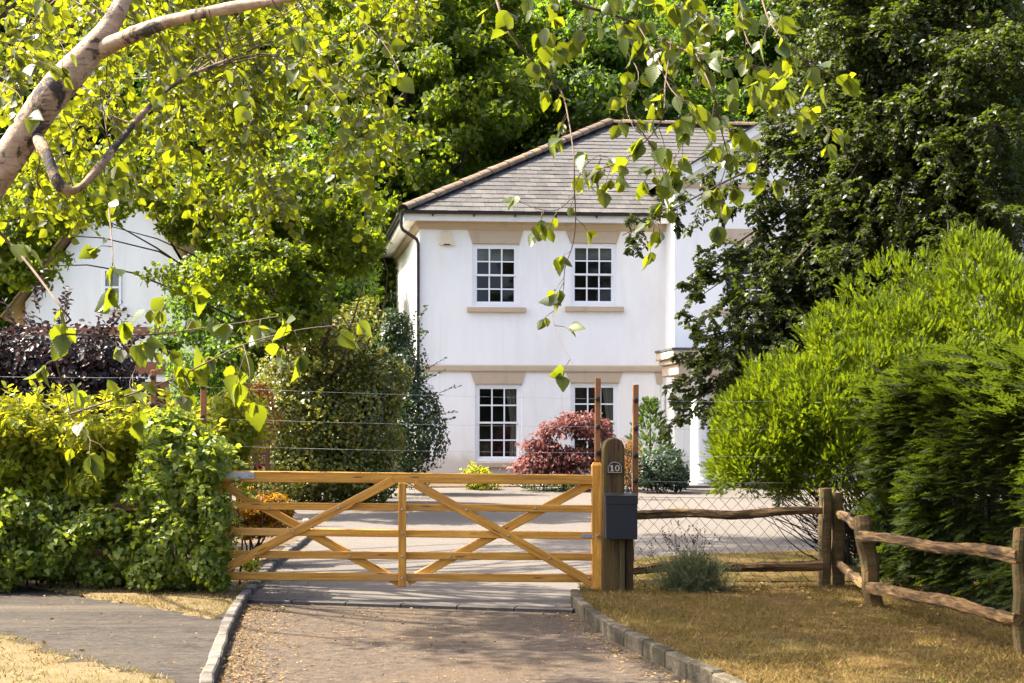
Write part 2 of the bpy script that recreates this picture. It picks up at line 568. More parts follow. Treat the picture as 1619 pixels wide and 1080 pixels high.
def birch_bark(name, pale, dark_share):
    m, nt, b = new_mat(name)
    tc = nt.nodes.new('ShaderNodeTexCoord')
    v = tc.outputs['Object']
    n1 = noise_tex(nt, v, 12, 9, .75)
    c0, c1, c2 = pale
    col = ramp(nt, [(.3, c0), (.52, c1), (.72, c2)], n1)
    mp = nt.nodes.new('ShaderNodeMapping')
    mp.inputs['Rotation'].default_value = (0, math.radians(37), 0)
    mp.inputs['Scale'].default_value = (5, 5, 42)
    nt.links.new(v, mp.inputs[0])
    n2 = noise_tex(nt, mp.outputs[0], 3, 5, .65)
    col = mix(nt, col, (.16, .09, .05), ramp(nt, [(.54, (0, 0, 0)), (.64, (.85, .85, .85))], n2))
    n3 = noise_tex(nt, v, 6.5, 9, .78, .5)
    f3 = ramp(nt, [(dark_share, (0, 0, 0)), (dark_share + .05, (1, 1, 1))], n3)
    col = mix(nt, col, (.022, .017, .013), f3)
    nt.links.new(col, b.inputs['Base Color'])
    b.inputs['Roughness'].default_value = .8
    ad = nt.nodes.new('ShaderNodeMath'); ad.operation = 'SUBTRACT'
    nt.links.new(n1, ad.inputs[0]); nt.links.new(f3, ad.inputs[1])
    bump(nt, b, ad.outputs[0], .8, .012)
    return m


M['birch'] = birch_bark('birch_bark', ((.16, .10, .055), (.30, .215, .145), (.46, .38, .30)), .53)
M['birch_old'] = birch_bark('rough_birch_bark', ((.11, .065, .03), (.24, .16, .08), (.40, .34, .28)), .49)
M['bark'] = surf('brown_bark', (0.0315, 0.0231, 0.0154), (0.0840, 0.0630, 0.0420), 8, (3, 3, .6), rough=.95, bump_s=.9, bump_d=.03, fine=20, rnd=False)
M['twig'] = surf('brown_twig', (0.0490, 0.0294, 0.0175), (0.1050, 0.0700, 0.0420), 20, rough=.8, bump_s=.2, bump_d=.002, rnd=False)
M['dark_twig'] = surf('dark_twig', (0.0240, 0.0176, 0.0120), (0.0480, 0.0360, 0.0240), 20, rough=.9, bump_s=.2, bump_d=.002, rnd=False)

# ------------------------------------------------------------------ the ground
def ragged(poly, step=.12, amp=.035):
    """break straight edges into an uneven outline"""
    out = []
    n = len(poly)
    for i in range(n):
        a, b = np.array(poly[i][:2], float), np.array(poly[(i + 1) % n][:2], float)
        L = np.linalg.norm(b - a)
        if a[1] < 5 or abs(a[0]) > 9 or b[1] < 5 or abs(b[0]) > 9 or L < step * 1.5:
            out.append(tuple(a)); continue
        k = int(L / step)
        nr = np.array([-(b - a)[1], (b - a)[0]]) / L
        for j in range(k):
            p = a + (b - a) * j / k + nr * (random.uniform(-amp, amp) if j else 0)
            out.append(tuple(p))
    return out


def z_off(d):
    return lambda x, y: gz(x, y) + d


xs = [-260, -60, -20, -8, 0, 8, 20, 60, 260]
ys = [-120, -20, 0, 8, 15, 20, 26, 33.7, 37, 60, 120, 420]
v = [(x, y, gz(x, y) - .05) for y in ys for x in xs]
nx = len(xs)
f = [(j * nx + i, j * nx + i + 1, (j + 1) * nx + i + 1, (j + 1) * nx + i) for j in range(len(ys) - 1) for i in range(nx - 1)]
g = Geo()
g.v, g.f = v, f
o = g.build('ground', M['land'])
o['kind'] = 'structure'

# kerb lines, top centre, from the gate towards the camera
KL = [gnd(*p, .05) for p in ((391, 936), (381, 948), (371, 963), (358, 990), (346, 1022), (336, 1052), (326, 1085))]
KL.append(KL[-1] + (KL[-1] - KL[-2]).normalized() * 3 + Vector((.15, 0, 0)))
KR = [gnd(*p, .09) for p in ((909, 935), (911, 944), (922, 957), (948, 977), (985, 998), (1035, 1023), (1100, 1053), (1180, 1088))]
KR.append(KR[-1] + (KR[-1] - KR[-2]).normalized() * 2.5)
KB = [gnd(*p, .04) for p in ((393, 934), (402, 922), (428, 893), (452, 873), (474, 857), (486, 846), (489, 836), (483, 822))]


def kerb(name, line, w, length, top, depth, mat):
    line = curve(line, 160)
    seg = np.linalg.norm(np.diff(line[:, :2], axis=0), axis=1)
    s = np.concatenate([[0], np.cumsum(seg)])
    root = bpy.data.objects.new(name, None)
    COL.objects.link(root)
    root.matrix_basis = Matrix.Translation((float(line[0][0]), float(line[0][1]), 0))
    root['kind'] = 'structure'
    p = 0.0
    while p < s[-1] - .1:
        L = length * random.uniform(.88, 1.12)
        q = min(p + L, s[-1])
        a = np.array([np.interp(p + .006, s, line[:, k]) for k in range(2)])
        b = np.array([np.interp(q - .006, s, line[:, k]) for k in range(2)])
        d = (b - a) / np.linalg.norm(b - a)
        nrm = np.array([-d[1], d[0]])
        ww = w * random.uniform(.92, 1.08) / 2
        zt = gz(0, a[1]) + top + random.uniform(-.008, .008)
        zt2 = zt + random.uniform(-.006, .006)
        zb = gz(0, a[1]) - depth
        vs = []
        for z1, z2 in ((zb, zb), (zt, zt2)):
            for pt, zz in ((a - nrm * ww, z1), (b - nrm * ww, z2), (b + nrm * ww, z2), (a + nrm * ww, z1)):
                vs.append((pt[0] + random.uniform(-.004, .004), pt[1] + random.uniform(-.004, .004), zz + random.uniform(-.004, .004)))
        g = Geo().add(vs, [(0, 3, 2, 1), (4, 5, 6, 7), (0, 1, 5, 4), (1, 2, 6, 5), (2, 3, 7, 6), (3, 0, 4, 7)])
        g.build('kerb_stone', mat, root, bevel=.012)
        p = q
    return root


kerb('kerb_of_pale_setts', KL, .090, .38, .075, .1, M['kerb_stone'])
kerb('kerb_with_moss', KR, .085, .50, .115, .1, M['kerb_mossy'])
kerb('kerb_of_flower_bed', KB, .10, .45, .07, .1, M['kerb_stone'])

lx = lambda L: [(p.x, p.y) for p in L]
drain_y0, drain_y1 = gnd(384, 955), gnd(905, 968)
# apron in front of the gate
apron = lx(KL[1:]) + [(KL[-1].x, -6), (KR[-1].x, -6)] + lx(KR[1:][::-1])
sheet('driveway', apron, z_off(0.0), M['asphalt'], .6)
bed_edge = lx(KB)
yard_back = 35.3
yard = ([(KL[1].x, KL[1].y), (KR[1].x, KR[1].y), (KR[0].x, KR[0].y), (2.2, 14.75), (14.0, 14.9), (14.0, yard_back + 1.0), (-0.2, yard_back - .25), (-3.4, yard_back - .9),
         (-4.2, 33.0), (-3.6, 27.0), (-2.6, 23.0)] + bed_edge[::-1])
sheet('courtyard', yard, z_off(-.003), M['asphalt_yard'], 1.2)
# left footpath and its two verges
path = [(KL[2].x - .05, KL[2].y - .1)] + [(gnd(*p).x, gnd(*p).y) for p in ((340, 985), (215, 962), (90, 941), (0, 925), (-160, 905), (-500, 880))] + [(-9.5, 12.0)]
path += [(gnd(*p).x, gnd(*p).y) for p in ((-200, 965), (0, 1006), (110, 1042), (270, 1082))]
near_edge = path[-4:]
path += [(KL[6].x, KL[6].y - .5), (KL[6].x - .03, KL[6].y), (KL[5].x - .03, KL[5].y), (KL[4].x - .03, KL[4].y), (KL[3].x - .03, KL[3].y)]
path_wide = [(x, y + .35) if y > 12.3 and x < -1.2 else ((x, y - .5) if x < KL[4].x - .05 and y < 11.9 else (x, y)) for x, y in path]
sheet('footpath', path_wide, z_off(.035), M['asphalt_path'], .5)
verge_far = [(KL[0].x - .03, KL[0].y + .1)] + [(KL[k].x - .03, KL[k].y) for k in (0, 1, 2)] + [(gnd(*p).x, gnd(*p).y) for p in ((340, 988), (215, 965), (90, 944), (0, 928), (-160, 908), (-500, 883))] + [(-14, 16.8), (-14, 18.5), (-1.7, 16.4), (-1.45, 15.6)]
sheet('verge_by_hedge', ragged(verge_far), z_off(.055), M['dry_turf'], .25, noise=.012, drop=.035)
verge_near = [(-9.5, 11.6)] + [(x, y - .02) for x, y in near_edge] + [(KL[6].x - .06, KL[6].y - .5), (KL[7].x - .06, KL[7].y), (KL[7].x, -4), (-9.5, -4)]
sheet('verge_in_front', ragged(verge_near), z_off(.05), M['dry_turf'], .25, noise=.012, drop=.035)
verge_right = [(p.x + .045, p.y) for p in KR] + [(KR[-1].x + .1, -4), (12, -4), (12, 15.4), (2.15, 15.2), (1.72, 15.0)]
sheet('verge_right', verge_right, z_off(.095), M['turf'], .25, noise=.015)
lawn = [(gnd(*p).x, gnd(*p).y) for p in ((1003, 936), (1003, 897), (1120, 890), (1290, 884), (1500, 874))] + [(12, 19.5), (12, 15.2)]
sheet('lawn_behind_fence', lawn, z_off(.11), M['turf'], .3, noise=.012)
bed = [bed_edge[k] for k in range(len(bed_edge))] + [(-2.6, 23), (-3.6, 27), (-5.5, 27), (-6, 16.5), (-1.9, 16.2)]
bed = [(x - .05, y) for x, y in bed]
sheet('flower_bed_soil', bed, z_off(.04), M['soil'], .3, noise=.02)
house_bed = [(-3.4, yard_back - .9), (-0.2, yard_back - .25), (14, yard_back + 1.0), (14, 39), (-6, 39), (-6, 33), (-4.2, 33.0)]
sheet('house_bed_soil', house_bed, z_off(.02), M['soil'], .5, noise=.02)

# drain channel across the drive
d0, d1 = gnd(381, 952), gnd(908, 969)
root = bpy.data.objects.new('drain_channel', None)
COL.objects.link(root)
root.matrix_basis = Matrix.Translation(d0)
root['kind'] = 'structure'
for k in range(6):
    a = d0.lerp(d1, k / 6 + .001)
    b = d0.lerp(d1, (k + 1) / 6 - .001)
    off = Vector((0, 0, .012 + .003 * random.uniform(-1, 1)))
    beam('channel_section', a + off, b + off, .10, .05, M['drain'], root, bevel=.008)
    beam('channel_lip', a + off + Vector((0, .10, .012)), b + off + Vector((0, .10, .004)), .03, .03, M['drain'], root, bevel=.004)

# ------------------------------------------------------------------ the white house
YAW = math.radians(5.0)
HO = at(664, 690, 36.9)
HO.z = 0
HM = Matrix.Translation(HO) @ Matrix.Rotation(YAW, 4, 'Z')
HI = HM.inverted()


def fac(px, py, w=0.0):
    """photo pixel -> (u, z) on the facade plane set w metres behind the front wall"""
    o = HI @ Vector((0, 0, H))
    d = HI.to_3x3() @ Vector(((px - CX) / F, 1, (CY - py) / F))
    t = (w - o.y) / d.y
    p = o + d * t
    return p.x, p.z


house = thing('white_house', HM @ Vector((3, 0, .44)), 'white rendered two-storey house with hipped slate roof behind the gate', 'house')
ZB = .30                                  # foot of the walls
DEP = 9.6
OV = .42
zt = fac(800, 352)[1]                     # top of the wall
uB = fac(1052, 500)[0]                    # where the porch bay begins
BW = 8.0                                  # its width
BP = .85                                  # how far it stands forward
U1 = uB + BW + 1.2
WIN = {}
for key, (xa, xb, ya, yb) in dict(ul=(747, 821, 385, 484), ur=(902, 975, 384, 483), ll=(751, 825, 607, 729), lr=(902, 978, 605, 727)).items():
    u0, z1 = fac(xa, ya)
    u1, z0 = fac(xb, yb)
    WIN[key] = (u0, u1, z0, z1)


def holed_wall(u0, u1, z0, z1, holes, depth):
    """front skin at w=0 with openings and their reveals"""
    us = sorted({u0, u1} | {h[0] for h in holes} | {h[1] for h in holes})
    zs = sorted({z0, z1} | {h[2] for h in holes} | {h[3] for h in holes})
    g = Geo()
    for a, b in zip(us, us[1:]):
        for c, d in zip(zs, zs[1:]):
            if any(a >= h[0] - 1e-6 and b <= h[1] + 1e-6 and c >= h[2] - 1e-6 and d <= h[3] + 1e-6 for h in holes): continue
            g.add([(a, 0, c), (b, 0, c), (b, 0, d), (a, 0, d)], [(0, 1, 2, 3)])
    for a, b, c, d in holes:
        for p, q in (((a, c), (b, c)), ((b, c), (b, d)), ((b, d), (a, d)), ((a, d), (a, c))):
            g.add([(p[0], 0, p[1]), (q[0], 0, q[1]), (q[0], depth, q[1]), (p[0], depth, p[1])], [(0, 1, 2, 3)])
    return g


# front wall
g = holed_wall(0, uB + .3, ZB, zt + .1, list(WIN.values()), .16)
me = g.mesh('front_wall', fix=False)
bm = bmesh.new(); bm.from_mesh(me); bmesh.ops.remove_doubles(bm, verts=bm.verts, dist=1e-4); bm.to_mesh(me); bm.free()
link('front_wall', me, M['plaster'], house, HM)
# left, back and right walls
g = Geo()
g.add([(0, 0, ZB), (0, DEP, ZB), (0, DEP, zt + .1), (0, 0, zt + .1)], [(0, 1, 2, 3)])
g.build('side_wall', M['plaster'], house, world=HM)
Geo().add([(0, DEP, ZB), (U1, DEP, ZB), (U1, DEP, zt + .1), (0, DEP, zt + .1)], [(0, 1, 2, 3)]).build('back_wall', M['plaster'], house, world=HM)
Geo().add([(U1, DEP, ZB), (U1, 0, ZB), (U1, 0, zt + .1), (U1, DEP, zt + .1)], [(0, 1, 2, 3)]).build('end_wall', M['plaster'], house, world=HM)
# raised corner margin at the left corner
Geo().box((-.012, -.012, ZB), (.10, 0.0, zt - .02)).build('corner_margin', M['plaster'], house, world=HM)
# dark rooms behind the openings
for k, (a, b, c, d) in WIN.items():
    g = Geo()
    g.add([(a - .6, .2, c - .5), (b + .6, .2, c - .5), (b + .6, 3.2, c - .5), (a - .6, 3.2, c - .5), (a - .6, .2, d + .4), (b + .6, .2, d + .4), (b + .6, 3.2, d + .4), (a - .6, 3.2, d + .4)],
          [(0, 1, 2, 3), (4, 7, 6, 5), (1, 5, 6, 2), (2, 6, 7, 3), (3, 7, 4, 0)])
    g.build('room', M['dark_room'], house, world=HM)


def sash(parent, a, b, c, d, w, world, rows=4, cols=3, blind=False, curtain=False, lintel=None, sill=True):
    """twelve-pane sash window filling an opening (a..b, c..d), its front w behind the wall"""
    win = Geo()
    fr = .075
    win.box((a, w, c), (a + fr, w + .09, d)); win.box((b - fr, w, c), (b, w + .09, d))
    win.box((a + fr, w, d - fr), (b - fr, w + .09, d)); win.box((a + fr, w - .03, c), (b - fr, w + .09, c + .065))
    root = win.build('window', M['white'], parent, world=world)
    ia, ib, ic, idd = a + fr, b - fr, c + .065, d - fr
    zm = (ic + idd) / 2
    # two sashes: upper in front, lower set back
    for s, (z0, z1, ww) in enumerate(((zm - .02, idd, w + .012), (ic, zm + .02, w + .045))):
        g = Geo()
        st = .045
        g.box((ia, ww, z0), (ia + st, ww + .03, z1)); g.box((ib - st, ww, z0), (ib, ww + .03, z1))
        g.box((ia + st, ww, z0), (ib - st, ww + .03, z0 + st)); g.box((ia + st, ww, z1 - st), (ib - st, ww + .03, z1))
        sh = g.build('sash', M['white'], root, world=world)
        pa, pb, p0, p1 = ia + st, ib - st, z0 + st, z1 - st
        bt = .034
        g = Geo()
        for i in range(1, cols):
            x = pa + (pb - pa) * i / cols
            g.box((x - bt / 2, ww + .004, p0), (x + bt / 2, ww + .026, p1))
        n = rows // 2
        for j in range(1, n):
            z = p0 + (p1 - p0) * j / n
            for i in range(cols):
                x0 = pa + (pb - pa) * i / cols + bt / 2
                x1 = pa + (pb - pa) * (i + 1) / cols - bt / 2
                if i == 0: x0 = pa
                if i == cols - 1: x1 = pb
                g.box((x0, ww + .006, z - bt / 2), (x1, ww + .024, z + bt / 2))
        g.build('glazing_bar', M['white'], root, world=world)
        for i in range(cols):
            for j in range(n):
                x0 = pa + (pb - pa) * i / cols
                x1 = pa + (pb - pa) * (i + 1) / cols
                za = p0 + (p1 - p0) * j / n
                zb = p0 + (p1 - p0) * (j + 1) / n
                tl = random.uniform(-.0025, .0025)
                t2 = random.uniform(-.0025, .0025)
                g = Geo().add([(x0, ww + .014 + tl, za), (x1, ww + .014 - tl, za), (x1, ww + .014 - tl + t2, zb), (x0, ww + .014 + tl + t2, zb)], [(0, 1, 2, 3)])
                g.build('pane', M['glass'], root, world=world)
    if blind:
        g = Geo()
        zz = idd - .30
        k = 0
        while zz < idd:
            g.box((ia, w + .16, zz), (ib, w + .175, zz + .05)); zz += .056
        g.build('blind', M['blind'], root, world=world)
    if curtain:
        for x0, x1 in ((ib - .30, ib + .08),):
            pts = []
            n = 26
            vs, fs = [], []
            for i in range(n):
                t = i / (n - 1)
                for z, sq in ((ic - .1, .75), (zm - .1, .62), (idd + .1, 1.0)):
                    vs.append((x1 - (x1 - x0) * t * sq, w + .22 + .03 * math.sin(t * 24), z))
            for i in range(n - 1):
                for j in range(2):
                    fs.append((i * 3 + j, i * 3 + j + 1, (i + 1) * 3 + j + 1, (i + 1) * 3 + j))
            Geo().add(vs, fs).build('curtain', M['curtain'], root, smooth=True, world=world)
    if sill:
        Geo().box((a - .14, -.10, c - .16), (b + .16, .02, c - .035)).build('sill', M['tan'], root, bevel=.012, world=world)
    if lintel:
        Geo().prism(lintel, -.028, .05).build('lintel', M['tan'], root, bevel=.004, world=world)
    return root


zf0 = fac(800, 364)[1]
zs1 = fac(800, 577)[1]
zs0 = fac(800, 588)[1]
for key, (a, b, c, d) in WIN.items():
    top = zf0 - .003 if key[0] == 'u' else zs0 - .003
    lint = [(a + .0, d + .0), (b - .0, d + .0), (b + .10, top), (a - .12, top)]
    sash(house, a, b, c, d, .035, HM, blind=(key[0] == 'u'), curtain=(key[0] == 'l'), lintel=lint)

# cornice band, string course, fascia, soffit
def band(name, prof, u0, u1, mat, ret=True):
    """prof: (out, z) outline projecting from the wall; runs along the front and returns along the left side"""
    n = len(prof)
    vs, fs = [], []
    stations = [(u1, 0, (0, -1)), (u0, 0, (-1, -1))] + ([(u0, DEP, (-1, 1))] if ret else [])
    for (u, w, d) in stations:
        for o, z in prof:
            vs.append((u + d[0] * o, w + d[1] * o, z))
    for s in range(len(stations) - 1):
        for k in range(n):
            fs.append((s * n + k, s * n + (k + 1) % n, (s + 1) * n + (k + 1) % n, (s + 1) * n + k))
    fs.append(tuple(range(n)))
    fs.append(tuple((len(stations) - 1) * n + k for k in range(n - 1, -1, -1)))
    return Geo().add(vs, fs).build(name, mat, house, world=HM)


band('cornice', [(-.01, zf0), (.03, zf0), (.045, zf0 + .05), (.09, zf0 + .07), (.11, zf0 + .12), (.11, zt), (-.01, zt)], 0, uB - .002, M['tan'])
band('string_course', [(-.01, zs0), (.045, zs0), (.06, zs0 + .03), (.06, zs1 - .03), (.04, zs1), (-.01, zs1)], 0, uB - .002, M['tan'])
ze = fac(800, 343, -OV)[1]
band('soffit', [(-.02, zt), (OV - .02, zt), (OV - .02, zt + .02), (-.02, zt + .02)], 0, uB - .002, M['fascia'])
band('fascia', [(OV - .02, zt - .03), (OV, zt - .03), (OV, ze + .06), (OV - .02, ze + .06)], 0, uB - .002, M['fascia'])

# gutter: half round, front and left side
def half_gutter(name, a, b, r=.062):
    a, b = Vector(a), Vector(b)
    d = (b - a).normalized()
    side = d.cross(Vector((0, 0, 1)))
    vs, fs = [], []
    n = 9
    for p in (a, b):
        for rr in (r, r - .008):
            for k in range(n):
                an = math.pi * k / (n - 1)
                vs.append(p + side * math.cos(an) * rr - Vector((0, 0, 1)) * math.sin(an) * rr)
    for k in range(n - 1):
        fs.append((k, k + 1, 2 * n + k + 1, 2 * n + k))
        fs.append((n + k + 1, n + k, 3 * n + k, 3 * n + k + 1))
    for k in (0, n - 1):
        fs.append((k, n + k, 3 * n + k, 2 * n + k))
    for q in (0, 2 * n):
        for k in range(n - 1): fs.append((q + k, q + n + k, q + n + k + 1, q + k + 1))
    return Geo().add(vs, fs).build(name, M['gutter'], house, world=HM, smooth=True)


zg = ze + .10
half_gutter('gutter', (-OV - .08, -OV - .075, zg), (uB, -OV - .075, zg))
half_gutter('gutter', (-OV - .075, -OV - .06, zg - .002), (-OV - .075, DEP + OV, zg - .002))
for k in range(6):
    u = .25 + k * 1.0
    Geo().box((u, -OV - .07, zg - .105), (u + .03, -OV - .001, zg - .055)).build('gutter_bracket', M['gutter'], house, world=HM)
# downpipes
r = .04
tube_obj('downpipe', [HM @ Vector(p) for p in ((-OV - .075, -OV - .02, zg - .05), (-OV - .075, -OV - .02, zg - .36), (-OV - .03, -OV + .02, zg - .44), (-.09, -.09, zg - .62), (-.05, -.06, zg - .72), (-.05, -.06, ZB))],
         [r] * 6, M['gutter'], house, 10)
tube_obj('downpipe', [HM @ Vector(p) for p in ((-OV - .06, DEP - .1, zg - .05), (-OV - .06, DEP - .1, zg - .34), (-.12, DEP - .1, zg - .62), (-.08, DEP - .1, zg - .72), (-.08, DEP - .1, ZB))],
         [r] * 5, M['gutter'], house, 10)
# alarm box
ua, za = fac(706, 377)
g = Geo()
poly = [(-.10, .17), (.10, .17), (.19, -.15), (.15, -.18), (-.15, -.18), (-.19, -.15)]
g.prism([(ua + x, za + z) for x, z in poly], -.075, 0)
ab = g.build('alarm_box', M['cream_plastic'], house, bevel=.012, world=HM)
Geo().box((ua - .08, -.081, za - .175), (ua + .08, -.074, za - .145)).build('sounder_slot', M['gutter'], ab, world=HM)

# ---- roof
e0 = Vector((-OV - .05, -OV - .06, ze + .12))                 # front left eave corner
ridge_w = DEP / 2
ua, zr = fac(962, 197, ridge_w)
apex = Vector((ua, ridge_w, zr))
ridge_end = Vector((U1 - ua + .5, ridge_w, zr))
e1 = Vector((U1 + OV, -OV - .06, ze + .12))
e2 = Vector((U1 + OV, DEP + OV + .06, ze + .12))
e3 = Vector((-OV - .05, DEP + OV + .06, ze + .12))
roof = Geo().add([p - Vector((0, 0, .03)) for p in (e0, e1, e2, e3, apex, ridge_end)],
                 [(0, 1, 5, 4), (1, 2, 5), (2, 3, 4, 5), (3, 0, 4)]).build('roof', M['slate'], house, world=HM)
# slates on the front pitch (and the left hip): courses of separate slates
def slate_courses(c0, c1, top_a, top_b, nrow, sw, keep_right=None):
    """c0-c1 eave line, top_a-top_b its ridge line (may be a point). Returns list of slates: corner quads"""
    out = []
    up = ((top_a + top_b) / 2 - (c0 + c1) / 2)
    n = (c1 - c0).cross(top_a - c0).normalized()
    if n.z < 0: n = -n
    for i in range(nrow):
        t0, t1 = i / nrow, min((i + 1.25) / nrow, 1.0)
        a0, b0 = c0.lerp(top_a, t0), c1.lerp(top_b, t0)
        a1, b1 = c0.lerp(top_a, t1), c1.lerp(top_b, t1)
        d = (c1 - c0).normalized()
        base = c0.dot(d)
        s0, s1 = a0.dot(d), b0.dot(d)
        x = base + math.floor((s0 - base) / sw) * sw + (sw / 2 if i % 2 else 0) - sw
        while x < s1:
            l, r_ = max(x + .003, s0), min(x + sw - .003, s1)
            if r_ - l > .03:
                lt, rt = max(l, a1.dot(d)), min(r_, b1.dot(d))
                if rt - lt > .02:
                    out.append((i, a0 + d * (l - s0), a0 + d * (r_ - s0), a1 + d * (rt - a1.dot(d)), a1 + d * (lt - a1.dot(d)), n))
            x += sw
    return out


def slate_geo(g, q, lift):
    _, a, b, c, d, n = q
    j = random.uniform(-.003, .004)
    th = .012
    dn = (a - d).normalized() * random.uniform(-.006, .01)
    bot = [a + dn + n * (lift + .016 + j), b + dn + n * (lift + .016 + j + random.uniform(-.003, .003)), c + n * (lift - .002), d + n * (lift - .002)]
    topv = [p + n * th for p in bot]
    g.add(bot + topv, [(0, 3, 2, 1), (4, 5, 6, 7), (0, 1, 5, 4), (1, 2, 6, 5), (3, 0, 4, 7)])


front = slate_courses(e0, e1, apex, ridge_end, 23, .27)
vis = [q for q in front if q[1].x < uB + .8 - q[0] * -.12]
hid = [q for q in front if not (q[1].x < uB + .8 - q[0] * -.12)]
vis.sort(key=lambda q: -(q[2] - q[1]).length * (1.0 if q[0] < 14 else .8) + q[0] * .0005)
sing, rest = vis[:300], vis[300:]
for q in sing:
    g = Geo()
    slate_geo(g, q, -.012)
    g.build('slate', M['slate'], roof, world=HM)
g = Geo()
for q in rest + hid: slate_geo(g, q, -.012)
for q in slate_courses(e3, e0, apex, apex, 23, .27): slate_geo(g, q, -.012)
o = g.build('upper_slates', M['slate'], roof, world=HM)
o['kind'] = 'stuff'


def ridge_tiles(a, b, n, r=.13):
    """half-round tiles lapped along a line"""
    d = (b - a) / n
    t = d.normalized()
    side = t.cross(Vector((0, 0, 1))).normalized()
    upv = side.cross(t)
    for i in range(n):
        p = a + d * i
        q = a + d * (i + 1.08)
        g = Geo()
        m = 7
        vs = []
        rr = r * random.uniform(.94, 1.06)
        for P, R in ((p, rr * 1.05), (q, rr * .93)):
            for ri in (R, R - .025):
                for k in range(m):
                    an = math.pi * k / (m - 1)
                    vs.append(P + side * math.cos(an) * ri + upv * (math.sin(an) * ri * .75 - .02))
        fs = []
        for k in range(m - 1):
            fs.append((k, k + 1, 2 * m + k + 1, 2 * m + k))
            fs.append((m + k + 1, m + k, 3 * m + k, 3 * m + k + 1))
            fs.append((k, m + k, m + k + 1, k + 1))
            fs.append((2 * m + k, 2 * m + k + 1, 3 * m + k + 1, 3 * m + k))
        for k in (0, m - 1): fs.append((k, m + k, 3 * m + k, 2 * m + k))
        g.add(vs, fs).build('hip_tile', M['hip'], roof, world=HM, smooth=True)


ridge_tiles(e0 + Vector((.02, .02, .03)), apex + Vector((0, 0, .06)), 24, .19)
ridge_tiles(apex + Vector((0, 0, .05)), apex + Vector((5.2, 0, .05)), 13, .15)

# ---- the forward bay with its pediment, porch and columns
BM = HM @ Matrix.Translation((uB, -BP, 0))
zb_t = fac(1075, 297, -BP)[1]              # tan band under the pediment
zap = zb_t + .16 + BW / 2 * .60
_, lz0 = fac(1150, 384, -BP)
_, lz1 = fac(1150, 360, -BP)
lu0 = fac(1137, 370, -BP)[0] - uB
bw = (lu0 + .08, lu0 + .08 + 1.15, lz0 - 1.55, lz0)
fu0 = fac(1126, 710, -BP)[0] - uB
fw = (fu0 + .17, fu0 + 1.3, fac(1126, 703, -BP)[1] + .035, 2.55)
g = holed_wall(0, BW, ZB, zb_t, [bw, fw], .16)
g.add([(0, 0, zb_t), (BW, 0, zb_t), (BW, 0, zb_t + .14), (BW / 2, 0, zap), (0, 0, zb_t + .14)], [(0, 1, 2, 3, 4)])
g.add([(0, BP + .3, ZB), (0, 0, ZB), (0, 0, zb_t + .12), (0, BP + .3, zb_t + .12)], [(0, 1, 2, 3)])
g.add([(BW, 0, ZB), (BW, BP + .3, ZB), (BW, BP + .3, zb_t + .12), (BW, 0, zb_t + .12)], [(0, 1, 2, 3)])
me = g.mesh('bay_wall', fix=False)
link('bay_wall', me, M['plaster'], house, BM)
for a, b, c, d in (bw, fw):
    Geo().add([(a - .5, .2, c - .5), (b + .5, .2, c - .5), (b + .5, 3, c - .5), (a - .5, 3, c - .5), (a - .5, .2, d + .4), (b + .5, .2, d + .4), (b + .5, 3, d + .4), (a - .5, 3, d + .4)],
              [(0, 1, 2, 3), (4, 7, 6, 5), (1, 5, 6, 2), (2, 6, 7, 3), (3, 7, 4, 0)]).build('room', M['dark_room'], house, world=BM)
    sash(house, a, b, c, d, .035, BM, lintel=[(a, d), (b, d), (b + .1, d + .34), (a - .1, d + .34)])
Geo().box((-.05, -.06, zb_t), (BW + .05, 0, zb_t + .14)).build('pediment_band', M['tan'], house, bevel=.01, world=BM)
for s in (0, 1):
    x0, x1 = (-.35, BW / 2) if s == 0 else (BW + .35, BW / 2)
    zl = zb_t + .14 - .35 * .6
    dz = .17
    Geo().add([(x0, -.30, zl - .06), (x1, -.30, zap - .06), (x1, -.30, zap + dz), (x0, -.30, zl + dz), (x0, -.02, zl - .06), (x1, -.02, zap - .06), (x1, -.02, zap + dz), (x0, -.02, zl + dz)],
              [(0, 1, 2, 3), (4, 7, 6, 5), (0, 4, 5, 1), (3, 2, 6, 7), (0, 3, 7, 4), (1, 5, 6, 2)]).build('raking_board', M['fascia'], house, world=BM)
    Geo().add([(x0, -.34, zl + dz + .01), (x1, -.34, zap + dz + .01), (x1, 6.0, zap + dz + .01), (x0, 6.0, zl + dz + .01),
               (x0, -.34, zl + dz + .05), (x1, -.34, zap + dz + .05), (x1, 6.0, zap + dz + .05), (x0, 6.0, zl + dz + .05)],
              [(0, 1, 2, 3), (4, 7, 6, 5), (0, 4, 5, 1), (3, 2, 6, 7), (0, 3, 7, 4), (1, 5, 6, 2)]).build('bay_roof', M['slate'], house, world=BM)
# porch
PW = -1.30                                   # column line, in bay coordinates
pu0 = fac(1063, 560, -BP + PW - .25)[0] - uB
zp1 = fac(1063, 553, -BP + PW - .25)[1]
zp0 = fac(1063, 584, -BP + PW - .25)[1]
uc = fac(1105, 700, -BP + PW)[0] - uB
PR = 6.2
g = Geo()
g.box((pu0 + .16, PW - .12, zp0 - .12), (PR - .16, -.002, zp0 + .14))
g.box((pu0 + .08, PW - .20, zp0 + .14), (PR - .08, -.002, zp0 + .26))
g.box((pu0, PW - .28, zp0 + .26), (PR, -.002, zp1))
g.build('porch_entablature', M['tan'], house, bevel=.02, world=BM)
Geo().box((pu0 - .02, PW - .30, zp1), (PR + .02, -.001, zp1 + .05)).build('porch_lead_roof', M['lead'], house, world=BM)
Geo().box((pu0 + .1, PW - .35, ZB - .1), (PR, -.002, .43)).build('porch_step', M['asphalt_yard'], house, bevel=.02, world=BM)
